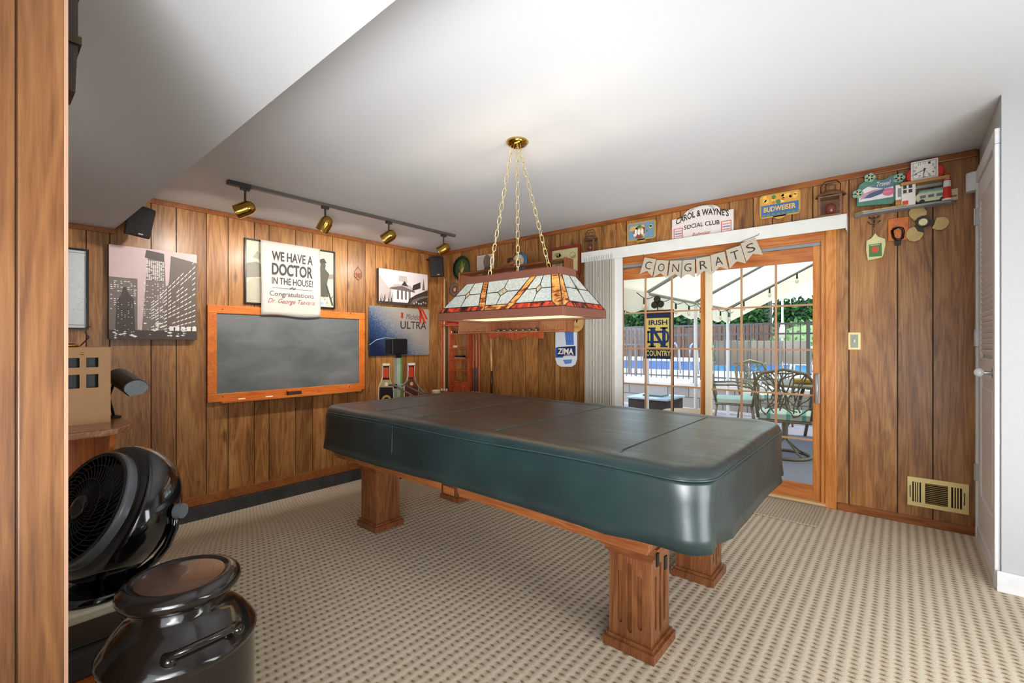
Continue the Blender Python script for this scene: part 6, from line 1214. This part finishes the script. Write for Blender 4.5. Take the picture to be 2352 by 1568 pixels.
for (px, py, rz, lab) in ((1757, 878, R(190), 'beige sling lounge chair on the pool deck in the middle of the right panes'), (1836, 876, R(170), 'beige sling lounge chair on the pool deck at the right edge'), (1676, 880, R(200), 'beige sling lounge chair on the pool deck behind the tent post')):
    c = hit(px, py, 2, .44); t = thing('sling_chair', lab, 'chair', (c.x, c.y, .4405), (0, 0, rz), 'sling chairs on the pool deck'); SLG = mat('sling fabric', '#a89a88', .8); WHF = mat('grey chair frame', '#8a8880', .4, metal=.3)
    m = MB(); pr = [(-.28, .40), (.16, .36), (.24, .42), (.38, .82)]; vs = [(sx, y, z) for y, z in pr for sx in (-.27, .27)]; m.add(vs, [(2 * i, 2 * i + 1, 2 * i + 3, 2 * i + 2) for i in range(3)], SLG, True); o = m.build('sling', t); k_ = o.modifiers.new('t', 'SOLIDIFY'); k_.thickness = .008
    for sx in (-1, 1): m = MB(); m.tube([(sx * .29, y, z) for y, z in pr], .014, WHF, 8); m.tube([(sx * .29, -.28, .40), (sx * .30, -.30, 0)], .014, WHF, 8); m.tube([(sx * .29, .24, .42), (sx * .30, .36, 0)], .014, WHF, 8); m.tube([(sx * .30, -.3, .60), (sx * .30, .29, .62)], .014, WHF, 8); m.tube([(sx * .30, -.3, .60), (sx * .30, -.30, .3)], .014, WHF, 8); m.build('side_frame', t)
c = hit(1835, 866, 2, .44); t = thing('deck_table', 'round white table on the pool deck under the closed umbrella', 'table', (c.x, c.y, .4405)); m = MB(); m.lathe([(0, .66), (.58, .66), (.6, .68), (.58, .70), (0, .70)], mat('white resin', '#e8e6e2', .5), 32); m.build('top', t)
for k in range(3): a = k * 2 * pi / 3; m = MB(); m.tube([(.1 * cos(a), .1 * sin(a), .66), (.34 * cos(a), .34 * sin(a), 0)], .02, mat('white resin', '#e8e6e2', .5), 8); m.build('leg', t)
c2 = Vector((hit(1797, 780, 1, c.y + .75).x, c.y + .75, .4405)); t = thing('closed_umbrella', 'closed pale patio umbrella standing beyond the fence', 'umbrella', c2); m = MB(); m.cyl((0, 0, 0), (0, 0, 2.25), .024, None, POLE, 12); m.build('pole', t); m = MB(); m.cyl((0, 0, 0), (0, 0, .08), .24, .2, WPAINT, 20); m.build('base', t); m = MB(); m.lathe([(.03, .98), (.075, .90), (.07, 1.10), (.035, 1.25), (.03, 1.3)], mat('umbrella cloth', '#d9cfb4', .8), 14); m.build('canopy', t)
m = MB(); [m.tube([(0, 0, 2.22), (.22 * cos(k), .22 * sin(k), 2.26)], .01, STEEL, 5) for k in (0, 1.2, 2.5, 3.8, 5)]; m.build('ribs', t)
a, b = hit(1448, 940, 2, 0), hit(1533, 940, 2, 0); YT = 3.0; t = thing('fire_table', 'dark brown square fire pit table with pale top', 'fire pit', (hit(1486, 900, 1, YT).x, YT + .3, -.01)); zt2 = hit(1486, 916, 1, YT).z; hw = (hit(1533, 900, 1, YT).x - hit(1445, 900, 1, YT).x) / 2
m = MB(); m.box(-hw, -.3, .0, hw, .4, zt2 - .0, mat('dark brown wicker', '#2c1e18', .6)); m.build('body', t); m = MB(); m.box(-hw - .03, -.33, zt2, hw + .03, .43, zt2 + .03, mat('pale stone top', '#9fb0b2', .5)); m.build('top', t, bevel=.004); m = MB(); m.box(-hw * .5, -.1, zt2 + .03, hw * .5, .2, zt2 + .06, mat('fire glass', '#55605f', .3, noise=.4, nscale=60)); m.build('burner', t)
c = hit(1578, 944, 1, 1.9); t = thing('ottoman', 'round tan wicker ottoman on the patio outside the door', 'ottoman', (c.x, 1.9, -.01)); zz = c.z + .01; m = MB(); m.lathe([(0, zz - .04), (.30, zz - .04), (.32, zz - .02), (.30, zz), (0, zz)], mat('tan lid', '#b3936c', .7, noise=.1), 36); m.build('lid', t); m = MB(); m.cyl((0, 0, 0), (0, 0, zz - .045), .27, .30, mat('tan wicker', '#a4855e', .8, noise=.2), 32); m.build('drum', t)
for (px, lab) in ((1443, 'grey slatted bar chair by the fence at the far left of the panes'), (1462, 'grey slatted bar chair just left of the flag')):
    c = hit(px, 880, 2, .44) if 0 else Vector((hit(px, 800, 1, 6.2 + (px > 1450) * .5).x, 6.2 + (px > 1450) * .5, .4405)); t = thing('bar_chair', lab, 'chair', c, (0, 0, R(20)), 'bar chairs by the fence'); G_ = mat('grey brown chair', '#8b8078', .7)
    m = MB(); m.box(-.2, -.2, .72, .2, .2, .75, G_); m.build('seat', t); m = MB(); [m.box(x - .03, .18, .75, x + .03, .20, 1.12, G_) for x in (-.15, -.05, .05, .15)]; m.box(-.2, .175, 1.10, .2, .205, 1.16, G_); m.build('backrest', t)
    for sx in (-.18, .18):
        for sy in (-.18, .18): m = MB(); m.box(sx - .02, sy - .02, 0, sx + .02, sy + .02, .72, G_); m.build('leg', t)
